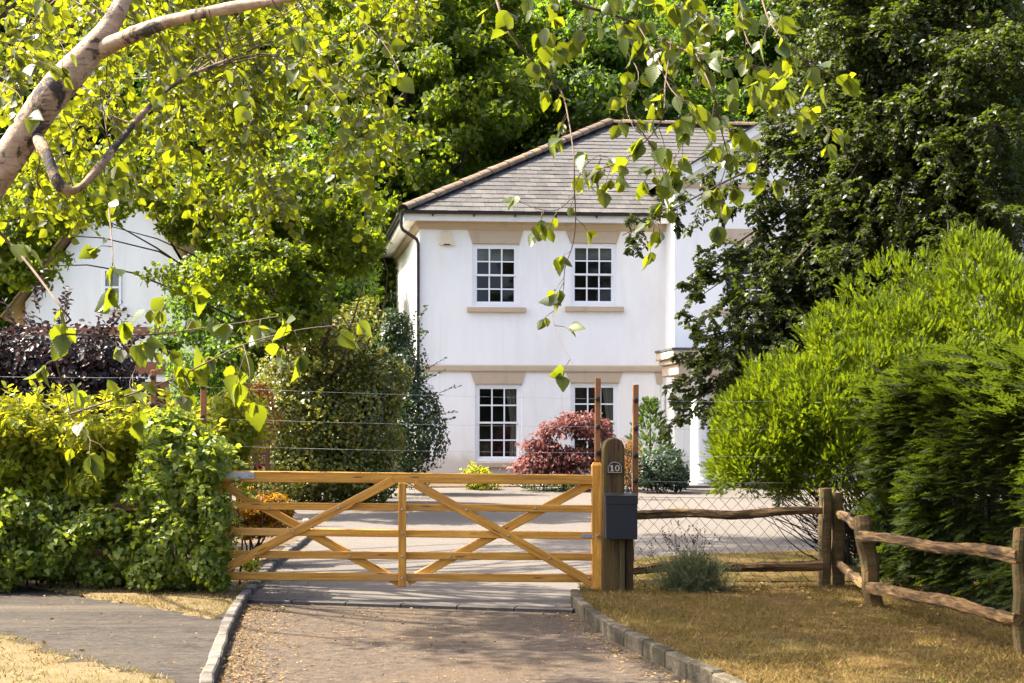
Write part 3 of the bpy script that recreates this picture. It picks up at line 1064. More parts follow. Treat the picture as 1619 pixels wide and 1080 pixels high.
for ucol in (uc, uc + 1.9):
    zc0, zc1 = .43, zp0 - .12
    prof = [(.27, zc0), (.27, zc0 + .06), (.235, zc0 + .07), (.25, zc0 + .10), (.25, zc0 + .13), (.215, zc0 + .16), (.20, zc0 + .20), (.196, zc0 + .9), (.188, zc0 + 1.7), (.175, zc1 - .22), (.19, zc1 - .20), (.19, zc1 - .17), (.18, zc1 - .15), (.22, zc1 - .09), (.25, zc1 - .07), (.25, zc1)]
    Geo().lathe(prof, 28, Matrix.Translation((ucol, PW, 0))).build('column', M['fascia'], house, smooth=True, world=BM)
# grey-white pipe in the corner of the bay
tube_obj('waste_pipe', [BM @ Vector((-.07, BP - .07, ZB)), BM @ Vector((-.07, BP - .07, zs0 - .3))], [.04, .04], M['fascia'], house, 10)
Geo().prism([(uB - .26, zs0 - .003), (uB - .06, zs0 - .003), (uB - .08, zs0 - .28), (uB - .22, zs0 - .28)], -.03, .01).build('bracket', M['tan'], house, world=HM)

# ------------------------------------------------------------------ the neighbour's house, far left
NY = 44.0
n_c = at(195, 690, NY)
nb = thing('neighbour_house', (n_c.x, NY, .44), 'white gabled house with brick bands and clay roof, partly hidden by leaves', 'house')
xl, xr = at(40, 0, NY).x, at(325, 0, NY).x
zeave = at(0, 478, NY).z
zgab = at(0, 270, NY).z
xm = at(200, 0, NY).x
NM = Matrix.Identity(4)
wl, wr = at(163, 0, NY).x, at(192, 0, NY).x
wz1, wz0 = at(0, 425, NY).z, at(0, 484, NY).z
vs = [(xl, NY, .3), (xr, NY, .3), (xr, NY, zeave), (xm, NY, zgab), (xl, NY, zeave), (xl, NY + 9, .3), (xr, NY + 9, .3), (xr, NY + 9, zeave), (xm, NY + 9, zgab), (xl, NY + 9, zeave)]
Geo().add(vs, [(0, 1, 2, 3, 4), (5, 9, 8, 7, 6), (1, 6, 7, 2), (0, 4, 9, 5)]).build('wall', M['plaster'], nb)
for y0, y1, t in ((517, 529, .05), (572, 592, .07)):
    Geo().box((xl, NY - t, at(0, y1, NY).z), (xr + t, NY - .001, at(0, y0, NY).z)).build('brick_band', M['brick'], nb)
for s, (xe, ze_) in enumerate(((xl - .5, zeave - .55), (xr + .35, zeave - .35))):
    ev = Vector((xe, 0, ze_)); tp = Vector((xm, 0, zgab + .1))
    d = (tp - ev).normalized()
    nn = Vector((-d.z, 0, d.x)) if d.x > 0 else Vector((d.z, 0, -d.x))
    g = Geo()
    q = [ev, tp, tp + nn * .12, ev + nn * .12]
    g.add([(p.x, NY - .35, p.z) for p in q] + [(p.x, NY + 9.2, p.z) for p in q], [(0, 1, 2, 3), (4, 7, 6, 5), (0, 4, 5, 1), (3, 2, 6, 7), (0, 3, 7, 4), (1, 5, 6, 2)])
    g.build('roof_pitch', M['clay'], nb)
    g = Geo()
    nt_ = 18
    for i in range(nt_):
        a = ev.lerp(tp, i / nt_); b = ev.lerp(tp, (i + 1.1) / nt_)
        g = Geo()
        qq = [a + nn * .125, b + nn * .11, b + nn * .15, a + nn * .18]
        g.add([(p.x, NY - .42, p.z) for p in qq] + [(p.x, NY - .05, p.z) for p in qq], [(0, 1, 2, 3), (4, 7, 6, 5), (0, 4, 5, 1), (3, 2, 6, 7), (0, 3, 7, 4), (1, 5, 6, 2)])
        g.build('verge_tile', M['clay'], nb)
# small window, garage
w_ = Geo()
for a, b in (((wl, wz0), (wl + .07, wz1)), ((wr - .07, wz0), (wr, wz1)), ((wl + .07, wz1 - .07), (wr - .07, wz1)), ((wl + .07, wz0), (wr - .07, wz0 + .07)), ((wl + .07, (wz0 + wz1) / 2 - .03), (wr - .07, (wz0 + wz1) / 2 + .03))):
    w_.box((a[0], NY - .05, a[1]), (b[0], NY - .002, b[1]))
wo_ = w_.build('window', M['white'], nb)
Geo().add([(wl + .05, NY - .02, wz0 + .05), (wr - .05, NY - .02, wz0 + .05), (wr - .05, NY - .02, wz1 - .05), (wl + .05, NY - .02, wz1 - .05)], [(0, 1, 2, 3)]).build('pane', M['glass'], wo_)
Geo().box((wl - .1, NY - .14, wz0 - .12), (wr + .1, NY - .002, wz0)).build('sill', M['fascia'], wo_)
dz1, dz0 = at(0, 604, NY).z, .35
dx0, dx1 = at(130, 0, NY).x, at(268, 0, NY).x
gd = Geo().box((dx0, NY - .06, dz0), (dx1, NY - .002, dz1)).build('garage_door', M['brown_door'], nb)
for k in range(9):
    x = dx0 + (dx1 - dx0) * (k + .5) / 9
    Geo().box((x - .13, NY - .085, dz0 + .03), (x + .13, NY - .058, dz1 - .04)).build('door_board', M['brown_door'], gd, bevel=.01)
Geo().box((dx1 + .003, NY - .09, dz0), (dx1 + .28, NY - .003, dz1 + .10)).build('door_post', M['fascia'], nb)
Geo().box((dx0 - .1, NY - .08, dz1 + .003), (dx1, NY - .003, dz1 + .14)).build('door_head', M['fascia'], nb)

# ------------------------------------------------------------------ the five-bar gate
GY = 14.46
gp = lambda px, py, dy=0.0: at(px, py, GY) + Vector((0, dy, 0))
px2m = GY / F
gate = thing('five_bar_gate', gp(640, 935), 'wide yellow-brown timber five-bar gate with crossed braces across the drive', 'gate')
beam('top_rail', gp(346, 753), gp(937, 758.5), .075, 18 * px2m, M['gate_wood'], gate, h1=15 * px2m)
for yl, yr, hh in ((799.5, 804.5, 11.5), (840, 847, 12), (876, 880.5, 12), (910.5, 914.5, 13)):
    beam('rail', gp(344, yl), gp(937, yr), .032, hh * px2m, M['gate_wood'], gate)
for (a, b, dy, nm) in (((356, 899), (622, 759), -.031, 'front_brace'), ((655, 764), (937, 922), -.031, 'front_brace'),
                       ((350, 766), (636, 924), .031, 'back_brace'), ((644, 920), (937, 763), .031, 'back_brace')):
    beam(nm, gp(*a, dy), gp(*b, dy), .028, 14 * px2m, M['gate_wood'], gate)
beam('centre_upright', gp(636, 763, -.062), gp(636, 927, -.062), .034, 12.5 * px2m, M['gate_wood'], gate, up=(1, 0, 0))
g = Geo()
Ms, L = beam_matrix(gp(943.5, 938), gp(943.5, 731), up=(1, 0, 0))
g.box((0, -.055, -.047), (L - .03, .055, .047))
g.add([(L - .03, -.055, -.047), (L - .03, .055, -.047), (L - .03, .055, .047), (L - .03, -.055, .047), (L, -.035, -.03), (L, .035, -.03), (L, .035, .03), (L, -.035, .03)],
      [(0, 1, 5, 4), (1, 2, 6, 5), (2, 3, 7, 6), (3, 0, 4, 7), (4, 5, 6, 7)])
g.build('stile', M['gate_wood'], gate, world=Ms)
beam('hanging_stile', gp(344, 920), gp(344, 742), .08, .08, M['gate_wood'], gate, up=(1, 0, 0))
hp = Geo().box((0, 0, 0), (50 * px2m, .008, 11 * px2m))
hg = hp.build('hinge_strap', M['galv'], gate, bevel=.003, world=Matrix.Translation(gp(353, 757, -.047)))


def bolt(p, r=.011, mat='galv', parent=gate, name='bolt', d=.012):
    Geo().lathe([(r, 0), (r, d * .6), (r * .6, d)], 10, Matrix.Translation(p) @ Matrix.Rotation(math.radians(90), 4, 'X')).build(name, M[mat], parent, smooth=True)


for p in ((397, 751.5),): bolt(gp(*p, -.047), parent=gate)
for p in ((636, 805), (636, 843), (636, 879), (636, 913)): bolt(gp(*p, -.079))
for p in ((536, 803.5), (464, 841), (405, 876), (737, 806), (804, 847), (868, 882), (930, 914)): bolt(gp(*p, -.045))
for p in ((425, 802), (553, 879), (712, 880), (846, 804)): bolt(gp(*p, -.016))

Geo().box((0, 0, 0), (.16, .008, .035)).build('latch_bar', M['galv'], gate, bevel=.002, world=Matrix.Translation(gp(918, 850, -.026)))
Geo().lathe([(.016, 0), (.016, .03), (.006, .034)], 12, Matrix.Translation(gp(943.5, 847, -.048)) @ Matrix.Rotation(math.radians(90), 4, 'X')).build('latch_knob', M['galv'], gate, smooth=True)

# ------------------------------------------------------------------ gate post with number, mailbox, stakes, wires
PYf = 14.32                                   # front face
pp = lambda px, py, dy=0.0: at(px, py, PYf) + Vector((0, dy, 0))
post = thing('gate_post', pp(970, 950), 'thick weathered round-topped gate post bearing the number plate', 'gate post')
x0, x1 = pp(953.5, 0).x, pp(988, 0).x
zb, z1 = -.05, pp(0, 711).z
zt_ = pp(0, 692).z
poly = [(x0 - .008, zb), (x1 - .012, zb), (x1, z1)]
for k in range(1, 10):
    a = math.pi * k / 10
    poly.append(((x0 + x1) / 2 + (x1 - x0) / 2 * math.cos(a), z1 + (zt_ - z1) * math.sin(a)))
poly.append((x0, z1))
Geo().prism(poly, PYf, PYf + .21).build('post_body', M['post_wood'], post, bevel=.012)
# split down the face
g = Geo()
for k in range(7):
    za = pp(0, 700 + k * 12).z
    xc = pp(976 + 1.2 * math.sin(k * 1.7), 0).x
    g.box((xc - .0035, PYf - .0025, za - .075), (xc + .0035 + .002 * (k % 2), PYf + .01, za))
g.build('drying_crack', M['dark_timber'], post)
plate_p = pp(971.5, 748, -.012)
pw = 11.8 * PYf / F
ph_ = 18.5 * PYf / F
arch = [(-pw, 0), (pw, 0), (pw, ph_ * .62), (pw * .86, ph_ * .66)] + [(pw * .80 * math.cos(a), ph_ * .66 + ph_ * .34 * math.sin(a)) for a in [math.pi * k / 8 for k in range(0, 9)]] + [(-pw * .86, ph_ * .66), (-pw, ph_ * .62)]
MP = Matrix.Translation(plate_p)
npl = Geo().prism(arch, -.008, .012, MP).build('number_plate', M['plate'], post)
npl['label'] = 'small black arched plate reading 10'
g = Geo()
inn = [(x * .88, ph_ * .06 + z * .89) for x, z in arch]
for i in range(len(inn)):
    a, b = Vector((inn[i][0], -.010, inn[i][1])), Vector((inn[(i + 1) % len(inn)][0], -.010, inn[(i + 1) % len(inn)][1]))
    if (b - a).length < 1e-5: continue
    d = (b - a).normalized(); nr = Vector((-d.z, 0, d.x)) * .0022
    g.add([MP @ p for p in (a - nr, b - nr, b + nr, a + nr)], [(0, 1, 2, 3)])
g.build('plate_border', M['gold'], npl)
# numerals 1 and 0, serif
g = Geo()
def flat(poly, y=-.0105):
    g.add([MP @ Vector((x, y, z)) for x, z in poly], [tuple(range(len(poly)))])
hh = ph_ * .50; zb0 = ph_ * .17; xc = -pw * .36
flat([(xc - .0065, zb0), (xc + .0065, zb0), (xc + .0065, zb0 + hh), (xc - .0065, zb0 + hh)])
flat([(xc - .018, zb0 - .001), (xc + .018, zb0 - .001), (xc + .018, zb0 + .006), (xc - .018, zb0 + .006)], -.0108)
flat([(xc - .0065, zb0 + hh + .001), (xc - .0065, zb0 + hh - .012), (xc - .018, zb0 + hh - .016), (xc - .018, zb0 + hh - .010)], -.0108)
xc = pw * .34; n = 20
for k in range(n):
    a, b = 2 * math.pi * k / n, 2 * math.pi * (k + 1) / n
    o_ = lambda t: (xc + .022 * math.cos(t), zb0 + hh / 2 + hh / 2 * 1.03 * math.sin(t))
    i_ = lambda t: (xc + .0115 * math.cos(t), zb0 + hh / 2 + (hh / 2 - .006) * math.sin(t))
    flat([i_(a), o_(a), o_(b), i_(b)])
g.build('numerals', M['gold'], npl)

# the slim second post beside it
sp = thing('side_post', pp(996, 950), 'slim dark timber post butted against the numbered gate post', 'post')
Geo().box((pp(989.5, 0).x, PYf + .02, -.05), (pp(1002.5, 0).x, PYf + .15, pp(0, 800).z)).build('post_body', M['post_wood'], sp, bevel=.008)
Geo().box((pp(980, 0).x, PYf - .030, pp(0, 937).z), (pp(987.5, 0).x, PYf - .004, pp(0, 835).z)).build('batten', M['fence_post'], sp, bevel=.004)

mb = thing('mailbox', pp(981, 853, -.12), 'dark grey metal mailbox fixed to the front of the gate post', 'mailbox')
MY = PYf - .165
mp = lambda px, py: at(px, py, MY)
a, b = mp(958, 853), mp(1008, 783)
body = Geo()
body.add([(a.x, MY, a.z), (b.x, MY, a.z), (b.x, MY + .13, a.z), (a.x, MY + .13, a.z), (a.x, MY, b.z - .012), (b.x, MY, b.z - .012), (b.x, MY + .13, b.z + .006), (a.x, MY + .13, b.z + .006)],
         [(0, 3, 2, 1), (4, 5, 6, 7), (0, 1, 5, 4), (1, 2, 6, 5), (2, 3, 7, 6), (3, 0, 4, 7)])
body.build('box_body', M['mailbox'], mb, bevel=.004)
zl = mp(0, 797).z
lid = Geo().box((a.x - .004, MY - .008, zl), (b.x + .004, MY - .0015, b.z - .004)).build('flap', M['mailbox'], mb, bevel=.002)
Geo().add([(a.x - .006, MY - .012, b.z - .010), (b.x + .006, MY - .012, b.z - .010), (b.x + .006, MY + .135, b.z + .010), (a.x - .006, MY + .135, b.z + .010),
           (a.x - .006, MY - .012, b.z - .003), (b.x + .006, MY - .012, b.z - .003), (b.x + .006, MY + .135, b.z + .017), (a.x - .006, MY + .135, b.z + .017)],
          [(0, 3, 2, 1), (4, 5, 6, 7), (0, 1, 5, 4), (1, 2, 6, 5), (2, 3, 7, 6), (3, 0, 4, 7)]).build('lid', M['mailbox'], mb, bevel=.002)

INS = {}
def stake(key, px, ytop, ybot, w, ins, Y, label):
    q = lambda x, y, dy=0.0: at(x, y, Y) + Vector((0, dy, 0))
    t = thing('fence_stake', q(px, ybot), label, 'stake', 'stakes carrying the wire')
    ww = w * Y / F
    Mx, L = beam_matrix(q(px, ybot), q(px + .8, ytop), up=(1, 0, 0))
    Geo().box((0, -ww / 2, -ww / 2), (L, ww / 2, ww / 2)).build('stake_body', M['stake_wood'], t, bevel=.004, world=Mx)
    INS[key] = []
    for y in ins:
        p = q(px, y, -ww / 2)
        Geo().lathe([(.024, 0), (.026, .01), (.015, .016), (.015, .026), (.025, .032), (.022, .042), (.008, .046)], 12, Matrix.Translation(p) @ Matrix.Rotation(math.radians(90), 4, 'X')).build('insulator', M['insulator'], t, smooth=True)
        INS[key].append(p + Vector((0, -.022, 0)))
    return t


stake('r1', 944.5, 598, 730, 8.5, (631, 675, 716), 14.50, 'orange-brown wire stake rising from the gate stile')
stake('r2', 1004, 608, 784, 9, (633, 677, 720, 760), 14.52, 'orange-brown wire stake behind the mailbox')
stake('l1', 242, 585, 700, 8, (597, 622, 641), 15.0, 'wire stake on the left, further from the gate, beside the dark purple shrub')
stake('l2', 321.5, 574, 705, 9, (585, 612, 660), 14.8, 'wire stake standing in the ivy clump at the left end of the gate')


def wire(a, b, sag, label, r=.0012):
    a, b = Vector(a), Vector(b)
    pts = []
    for k in range(13):
        t = k / 12
        p = a.lerp(b, t)
        p.z -= sag * 4 * t * (1 - t)
        pts.append(p)
    o = Geo().tube(pts, [r] * 13, 5).build('fence_wire', M['wire'], None, smooth=True)
    tag(o, label, 'wire', 'strands of fence wire')


ords = ('top', 'second', 'third', 'lowest')
for k, y in enumerate((612, 661, 704)):
    wire(at(321.5, y, 14.75), INS['r1'][k], .015, f'{("top", "middle", "lowest")[k]} wire strand stretched above the five-bar gate')
for k in range(4):
    wire(INS['r2'][k], at(1235 + 14 * k, (634, 678, 721, 763)[k], 16.4), .01, f'{ords[k]} wire strand running right from the stake behind the mailbox')
for k, y in enumerate((597, 641)):
    wire(at(-60, y - 3, 15.2), at(242, y, 15.0) + Vector((0, -.04, 0)), .01, f'{("upper", "lower")[k]} wire strand passing before the dark purple shrub')

# ------------------------------------------------------------------ post and rail fence on the right
FY = 14.62
fp = lambda px, py, dy=0.0: at(px, py, FY) + Vector((0, dy, 0))
rf = thing('rail_fence', fp(1150, 930), 'two rough split rails between the gate post and the broad double fence post', 'fence')
rough_beam('upper_rail', fp(1003, 814, .02), fp(1300, 806, .02), .075, 15 * FY / F, M['rail_wood'], rf, 3, bow=.022, wob=.15)
rough_beam('lower_rail', fp(1000, 901, .02), fp(1300, 893, .02), .085, 18 * FY / F, M['rail_wood'], rf, 8, bow=.03, wob=.16)

fence_posts = []
def fpost(px, ytop, pxb, ybot, w, d, Y, label, seed):
    t = thing('fence_post', at(pxb, ybot, Y), label, 'fence post', 'posts of the split rail fence')
    a, b = at(pxb, ybot + 6, Y), at(px, ytop, Y)
    rough_beam('post_body', a, b, d, w, M['fence_post'], t, seed, bow=.008, wob=.05, n=14, up=(1, 0, 0))
    return t


fpost(1304, 772, 1304, 938, .140, .15, 14.75, 'left half of the broad double fence post under the golden conifer', 21)
fpost(1323, 778, 1323, 936, .145, .15, 14.82, 'right half of the broad double fence post under the golden conifer', 22)
fpost(1362, 815, 1385, 976, .165, .14, 13.05, 'leaning split timber fence post in front of the dark hedge', 23)
fpost(1613, 835, 1613, 1062, .10, .12, 10.25, 'split timber fence post cut by the right edge of the photo', 24)
r2 = thing('rail_fence', at(1480, 970, 11.8), 'two rough split rails along the dark conifer hedge at far right', 'fence')
rough_beam('upper_rail', at(1358, 846, 13.0), at(1612, 878, 10.2), .075, .100, M['rail_wood'], r2, 31, bow=.015, wob=.17)
rough_beam('lower_rail', at(1372, 929, 13.0), at(1612, 979, 10.2), .08, .098, M['rail_wood'], r2, 36, bow=.018, wob=.17)
r3 = thing('rail_fence', at(1348, 930, 14), 'short sloping rails joining the double post to the leaning post', 'fence')
rough_beam('lower_rail', at(1324, 893, 14.75), at(1372, 926, 13.15), .07, .09, M['rail_wood'], r3, 41, bow=.02, n=12)
rough_beam('upper_rail', at(1324, 812, 14.8), at(1362, 836, 13.2), .07, .085, M['rail_wood'], r3, 43, bow=.02, n=12)

# chain-link mesh behind the rails
cl = thing('chain_link_fence', fp(1150, 935, .12), 'dull chain-link mesh stretched behind the split rails', 'fence')
CYk = FY + .07
cx0, cx1 = at(1003, 0, CYk).x, at(1300, 0, CYk).x
cz0, cz1 = at(0, 944, CYk).z, at(0, 786, CYk).z
dx = 20.5 * CYk / F
dzk = 22.0 * CYk / F
segv, segf = [], []
nr = int((cz1 - cz0) / (dzk / 2)) + 1
nc = int((cx1 - cx0) / dx) + 2
g = Geo()
for c in range(nc + 1):
    for s in (0, 1):
        pts = []
        for r_ in range(nr):
            x = cx0 + dx * (c - .5) + ((dx / 2 if r_ % 2 else 0) if s == 0 else (dx - (dx / 2 if r_ % 2 else 0)))
            if x < cx0 - .001 or x > cx1 + .001:
                x = min(max(x, cx0), cx1)
            z = cz1 - r_ * dzk / 2 + .006 * math.sin(c * .9) + .004 * math.sin(c * 2.3 + r_)
            pts.append((x + .003 * math.sin(r_ * 1.3 + c), CYk + (.004 if s else -.004) + .02 * math.sin(c * .35 + r_ * .2), z))
        if s == 0 or True:
            g.tube(pts, [.0028] * len(pts), 4, cap=False)
g.build('wire_mesh', M['mesh_wire'], cl)
Geo().tube([(cx0, CYk, cz1), ((cx0 + cx1) / 2, CYk, cz1 - .01), (cx1, CYk, cz1)], [.0022] * 3, 5).build('straining_wire', M['mesh_wire'], cl)

# dark field gate far left behind the flower bed
DG = 24.0
dg = thing('dark_field_gate', at(398, 740, DG), 'dark brown timber gate with diagonal brace beyond the flower bed', 'gate')
dq = lambda px, py, dy=0.0: at(px, py, DG) + Vector((0, dy, 0))
beam('top_rail', dq(340, 674), dq(422, 675), .06, .065, M['dark_timber'], dg)
for y in (698, 716, 734, 750): beam('rail', dq(340, y), dq(422, y + 1), .03, .05, M['dark_timber'], dg)
beam('brace', dq(368, 674, -.04), dq(412, 738, -.04), .03, .06, M['dark_timber'], dg)
beam('stile', dq(423, 752), dq(423, 668), .08, .07, M['dark_timber'], dg, up=(1, 0, 0))

# ------------------------------------------------------------------ foliage tools
def unit(a):
    return a / (np.linalg.norm(a, axis=-1, keepdims=True) + 1e-9)


def rdir(n):
    return unit(rng.normal(size=(n, 3)))


KITE = (np.array([(0, 0, 0), (.5, .42, .10), (0, 1, 0), (-.5, .42, .10)]), np.array([(0, 1, 2), (0, 2, 3)]))
OVAL = (np.array([(0, 0, 0), (.34, .18, .07), (.5, .48, .12), (.26, .8, .05), (0, 1, -.04), (-.26, .8, .05), (-.5, .48, .12), (-.34, .18, .07)]),
        np.array([(0, 1, 2), (0, 2, 3), (0, 3, 4), (0, 4, 5), (0, 5, 6), (0, 6, 7)]))
LANCE = (np.array([(0, 0, 0), (.5, .3, .08), (.4, .65, .04), (0, 1, -.12), (-.4, .65, .04), (-.5, .3, .08)]),
         np.array([(0, 1, 2), (0, 2, 3), (0, 3, 4), (0, 4, 5)]))
IVY = (np.array([(0, 0, 0), (.28, -.06, .0), (.52, .22, .05), (.30, .42, .0), (.30, .66, .05), (0, 1, -.05), (-.30, .66, .05), (-.30, .42, 0), (-.52, .22, .05), (-.28, -.06, 0)]),
       np.array([(0, 1, 2), (0, 2, 3), (0, 3, 4), (0, 4, 5), (0, 5, 6), (0, 6, 7), (0, 7, 8), (0, 8, 9)]))
OAKLEAF = (np.array([(0, 0, 0), (.24, .22, .04), (.42, .45, .08), (.22, .55, .02), (.46, .75, .06), (0, 1, -.05), (-.46, .75, .06), (-.22, .55, .02), (-.42, .45, .08), (-.24, .22, .04)]),
           np.array([(0, 1, 2), (0, 2, 3), (0, 3, 5), (3, 4, 5), (0, 5, 7), (5, 6, 7), (0, 7, 8), (0, 8, 9)]))
BLADE = (np.array([(-.5, 0, 0), (.5, 0, 0), (0, 1, .0)]), np.array([(0, 1, 2)]))


def frond(nside, ang, taper, thin, seed, curl=0.1):
    """a flat conifer spray: a midrib with side branchlets, each a narrow triangle, with smaller ones on them"""
    r = np.random.default_rng(seed)
    v, f = [], []

    def tri(a, b, w, z0, z1):
        a, b = np.array(a), np.array(b)
        d = (b - a) / (np.linalg.norm(b - a) + 1e-9)
        n = np.array([-d[1], d[0]]) * w
        k = len(v)
        a0, a1 = a + d * .25 * np.linalg.norm(b - a) - n * .9, a + d * .25 * np.linalg.norm(b - a) + n * .9
        v.extend([(a0[0], a0[1], z0), (b[0], b[1], z1), (a1[0], a1[1], z0)])
        f.append((k, k + 1, k + 2))
    tri((0, 0), (0, 1), thin * 1.3, 0, -curl)
    for i in range(nside):
        t = .12 + .8 * i / nside
        L = taper * (1 - t * .75) * r.uniform(.8, 1.15)
        for s in (-1, 1):
            a = ang * r.uniform(.8, 1.2) * s
            e = (math.sin(a) * L, t + math.cos(a) * L)
            tri((0, t), e, thin, -curl * t, -curl * t - curl * L * .5 + r.uniform(-.05, .05))
    return np.array(v), np.array(f)


FAN = frond(4, .60, .46, .085, 3, .06)
PLUME = frond(6, .80, .40, .075, 4, .15)
FERN = frond(5, .8, .42, .05, 8, .3)


def leaf_arrays(pos, axis, nrm, L, Wd, tmpl):
    tv, tf = tmpl
    n = len(pos)
    y = unit(axis)
    z = nrm - (nrm * y).sum(1, keepdims=True) * y
    z = unit(z)
    x = np.cross(y, z)
    L = np.broadcast_to(np.asarray(L, float), (n,))[:, None, None]
    Wd = np.broadcast_to(np.asarray(Wd, float), (n,))[:, None, None]
    v = pos[:, None, :] + x[:, None, :] * (Wd * tv[None, :, 0:1]) + y[:, None, :] * (L * tv[None, :, 1:2]) + z[:, None, :] * (Wd * tv[None, :, 2:3])
    f = tf[None] + (np.arange(n) * len(tv))[:, None, None]
    return v.reshape(-1, 3), f.reshape(-1, tf.shape[1])


def leaf_obj(name, mat, parent, sets, kind=None, world=None):
    """sets: list of (pos, axis, nrm, L, W, template)"""
    V, Fc, off = [], [], 0
    for s in sets:
        if len(s[0]) == 0: continue
        v, f = leaf_arrays(*s)
        V.append(v)
        Fc.append(f + off)
        off += len(v)
    me = np_mesh(name, np.concatenate(V), np.concatenate(Fc))
    o = link(name, me, mat, parent, world)
    if kind: o['kind'] = kind
    return o


def sub(st, di, le, dr, k, smin, ratio, ang, flat=0.0, droop=.15, smax=1.0, taper=.55):
    """children of branches. A branch: start, direction, length, droop (metres of sag at its tip / length)"""
    T = len(st)
    s = smin + (smax - smin) * (np.arange(k)[None, :] + rng.uniform(0, 1, (T, k))) / k
    p = st[:, None] + di[:, None] * (le[:, None] * s)[..., None]
    p[..., 2] -= (dr * le)[:, None] * s ** 2
    tan = di[:, None] + np.stack([np.zeros_like(s), np.zeros_like(s), -2 * dr[:, None] * s], -1)
    tan = unit(tan)
    side = np.cross(tan, np.array([0, 0, 1.0]) + 1e-3)
    side = unit(side) * np.where((np.arange(k) % 2)[None, :, None] == 0, 1, -1)
    rand = rng.normal(size=(T, k, 3))
    rand -= (rand * tan).sum(-1, keepdims=True) * tan
    rand = unit(rand)
    perp = unit(side * flat + rand * (1 - flat))
    a = ang * rng.uniform(.7, 1.3, (T, k))[..., None]
    d = unit(tan * np.cos(a) + perp * np.sin(a))
    L = le[:, None] * ratio * (1 - taper * (s - smin) / max(1e-6, smax - smin)) * rng.uniform(.7, 1.2, (T, k))
    return p.reshape(-1, 3), d.reshape(-1, 3), L.ravel(), np.full(T * k, droop)


def on_curve(pts, k, ratio_len, ang, flat, droop, smin=.1, taper=.5):
    """side branches on a polyline"""
    pts = np.asarray(pts)
    n = len(pts)
    s = np.clip(smin + (1 - smin) * (np.arange(k) + rng.uniform(0, 1, k)) / k, 0, .999)
    i = np.minimum((s * (n - 1)).astype(int), n - 2)
    fr = (s * (n - 1) - i)[:, None]
    p = pts[i] * (1 - fr) + pts[i + 1] * fr
    tan = unit(pts[i + 1] - pts[i])
    side = unit(np.cross(tan, np.array([0, 0, 1.0]) + 1e-3)) * np.where(np.arange(k)[:, None] % 2 == 0, 1, -1)
    rand = rng.normal(size=(k, 3))
    rand -= (rand * tan).sum(-1, keepdims=True) * tan
    perp = unit(side * flat + unit(rand) * (1 - flat))
    a = ang * rng.uniform(.7, 1.3, k)[:, None]
    d = unit(tan * np.cos(a) + perp * np.sin(a))
    L = ratio_len * (1 - taper * s) * rng.uniform(.7, 1.25, k)
    return p, d, L, np.full(k, droop)


def on_branch_leaves(br, k, L, W, tmpl, smin=.1, hang=.5, up=.8, spread=.8):
    st, di, le, dr = br
    T = len(st)
    s = smin + (1 - smin) * (np.arange(k)[None] + rng.uniform(.2, .8, (T, k))) / k
    p = st[:, None] + di[:, None] * (le[:, None] * s)[..., None]
    p[..., 2] -= (dr * le)[:, None] * s ** 2
    tan = np.broadcast_to(di[:, None], p.shape)
    side = unit(np.cross(tan, np.array([0, 0, 1.0]) + 1e-3)) * np.where((np.arange(k) % 2)[None, :, None] == 0, 1, -1)
    ax = tan * .5 + side * spread + rng.normal(size=p.shape) * .35
    ax = unit(ax)
    ax[..., 2] -= hang
    nr = rng.normal(size=p.shape) * .55
    nr[..., 2] += up
    n = T * k
    sc = rng.uniform(.65, 1.15, n)
    return (p.reshape(-1, 3), ax.reshape(-1, 3), nr.reshape(-1, 3), L * sc, W * sc * rng.uniform(.85, 1.1, n), tmpl)


def twig_arrays(br, r):
    """three-sided tubes along branches, three rings"""
    st, di, le, dr = br
    T = len(st)
    rings = []
    side = unit(np.cross(di, np.array([.03, .05, 1.0])))
    up = np.cross(side, di)
    for s, q in ((0, 1.0), (.5, .75), (1.0, .3)):
        c = st + di * (le * s)[:, None]
        c = c.copy()
        c[:, 2] -= dr * le * s * s
        for k in range(3):
            a = 2 * math.pi * k / 3
            rr = (np.broadcast_to(r, (T,)) * q)[:, None]
            rings.append(c + (side * math.cos(a) + up * math.sin(a)) * rr)
    v = np.stack(rings, 1)
    tf = []
    for i in range(2):
        for k in range(3):
            tf.append((i * 3 + k, i * 3 + (k + 1) % 3, (i + 1) * 3 + (k + 1) % 3, (i + 1) * 3 + k))
    f = np.array(tf)[None] + (np.arange(T) * 9)[:, None, None]
    return v.reshape(-1, 3), f.reshape(-1, 4)


def twig_obj(name, mat, parent, sets, kind='stuff'):
    V, Fc, off = [], [], 0
    for br, r in sets:
        v, f = twig_arrays(br, r)
        V.append(v)
        Fc.append(f + off)
        off += len(v)
    o = link(name, np_mesh(name, np.concatenate(V), np.concatenate(Fc)), mat, parent)
    if kind: o['kind'] = kind
    return o


def lumps(n, seed, freq=2.2, amp=.2):
    """smooth bumpy radius over directions"""
    r = np.random.default_rng(seed)
    K = unit(r.normal(size=(n, 3))) * freq * r.uniform(.6, 1.8, (n, 1))
    ph = r.uniform(0, 6.28, n)
    return lambda d: 1 + amp * np.sin(d @ K.T + ph).sum(1) / math.sqrt(n)


def blob_points(n, c, R, seed, depth=.22, amp=.22, freq=3.0, zmin=-1.0):
    """points in the outer layer of a lumpy ellipsoid; returns positions and outward directions"""
    d = rdir(int(n * 1.6))
    d = d[d[:, 2] > zmin][:n]
    f = lumps(9, seed, freq, amp)
    rr = f(d) * (1 - np.abs(rng.normal(0, depth, len(d))))
    p = np.array(c) + d * np.array(R) * np.clip(rr, .05, 2)[:, None]
    out = unit(d / np.array(R))
    return p, out


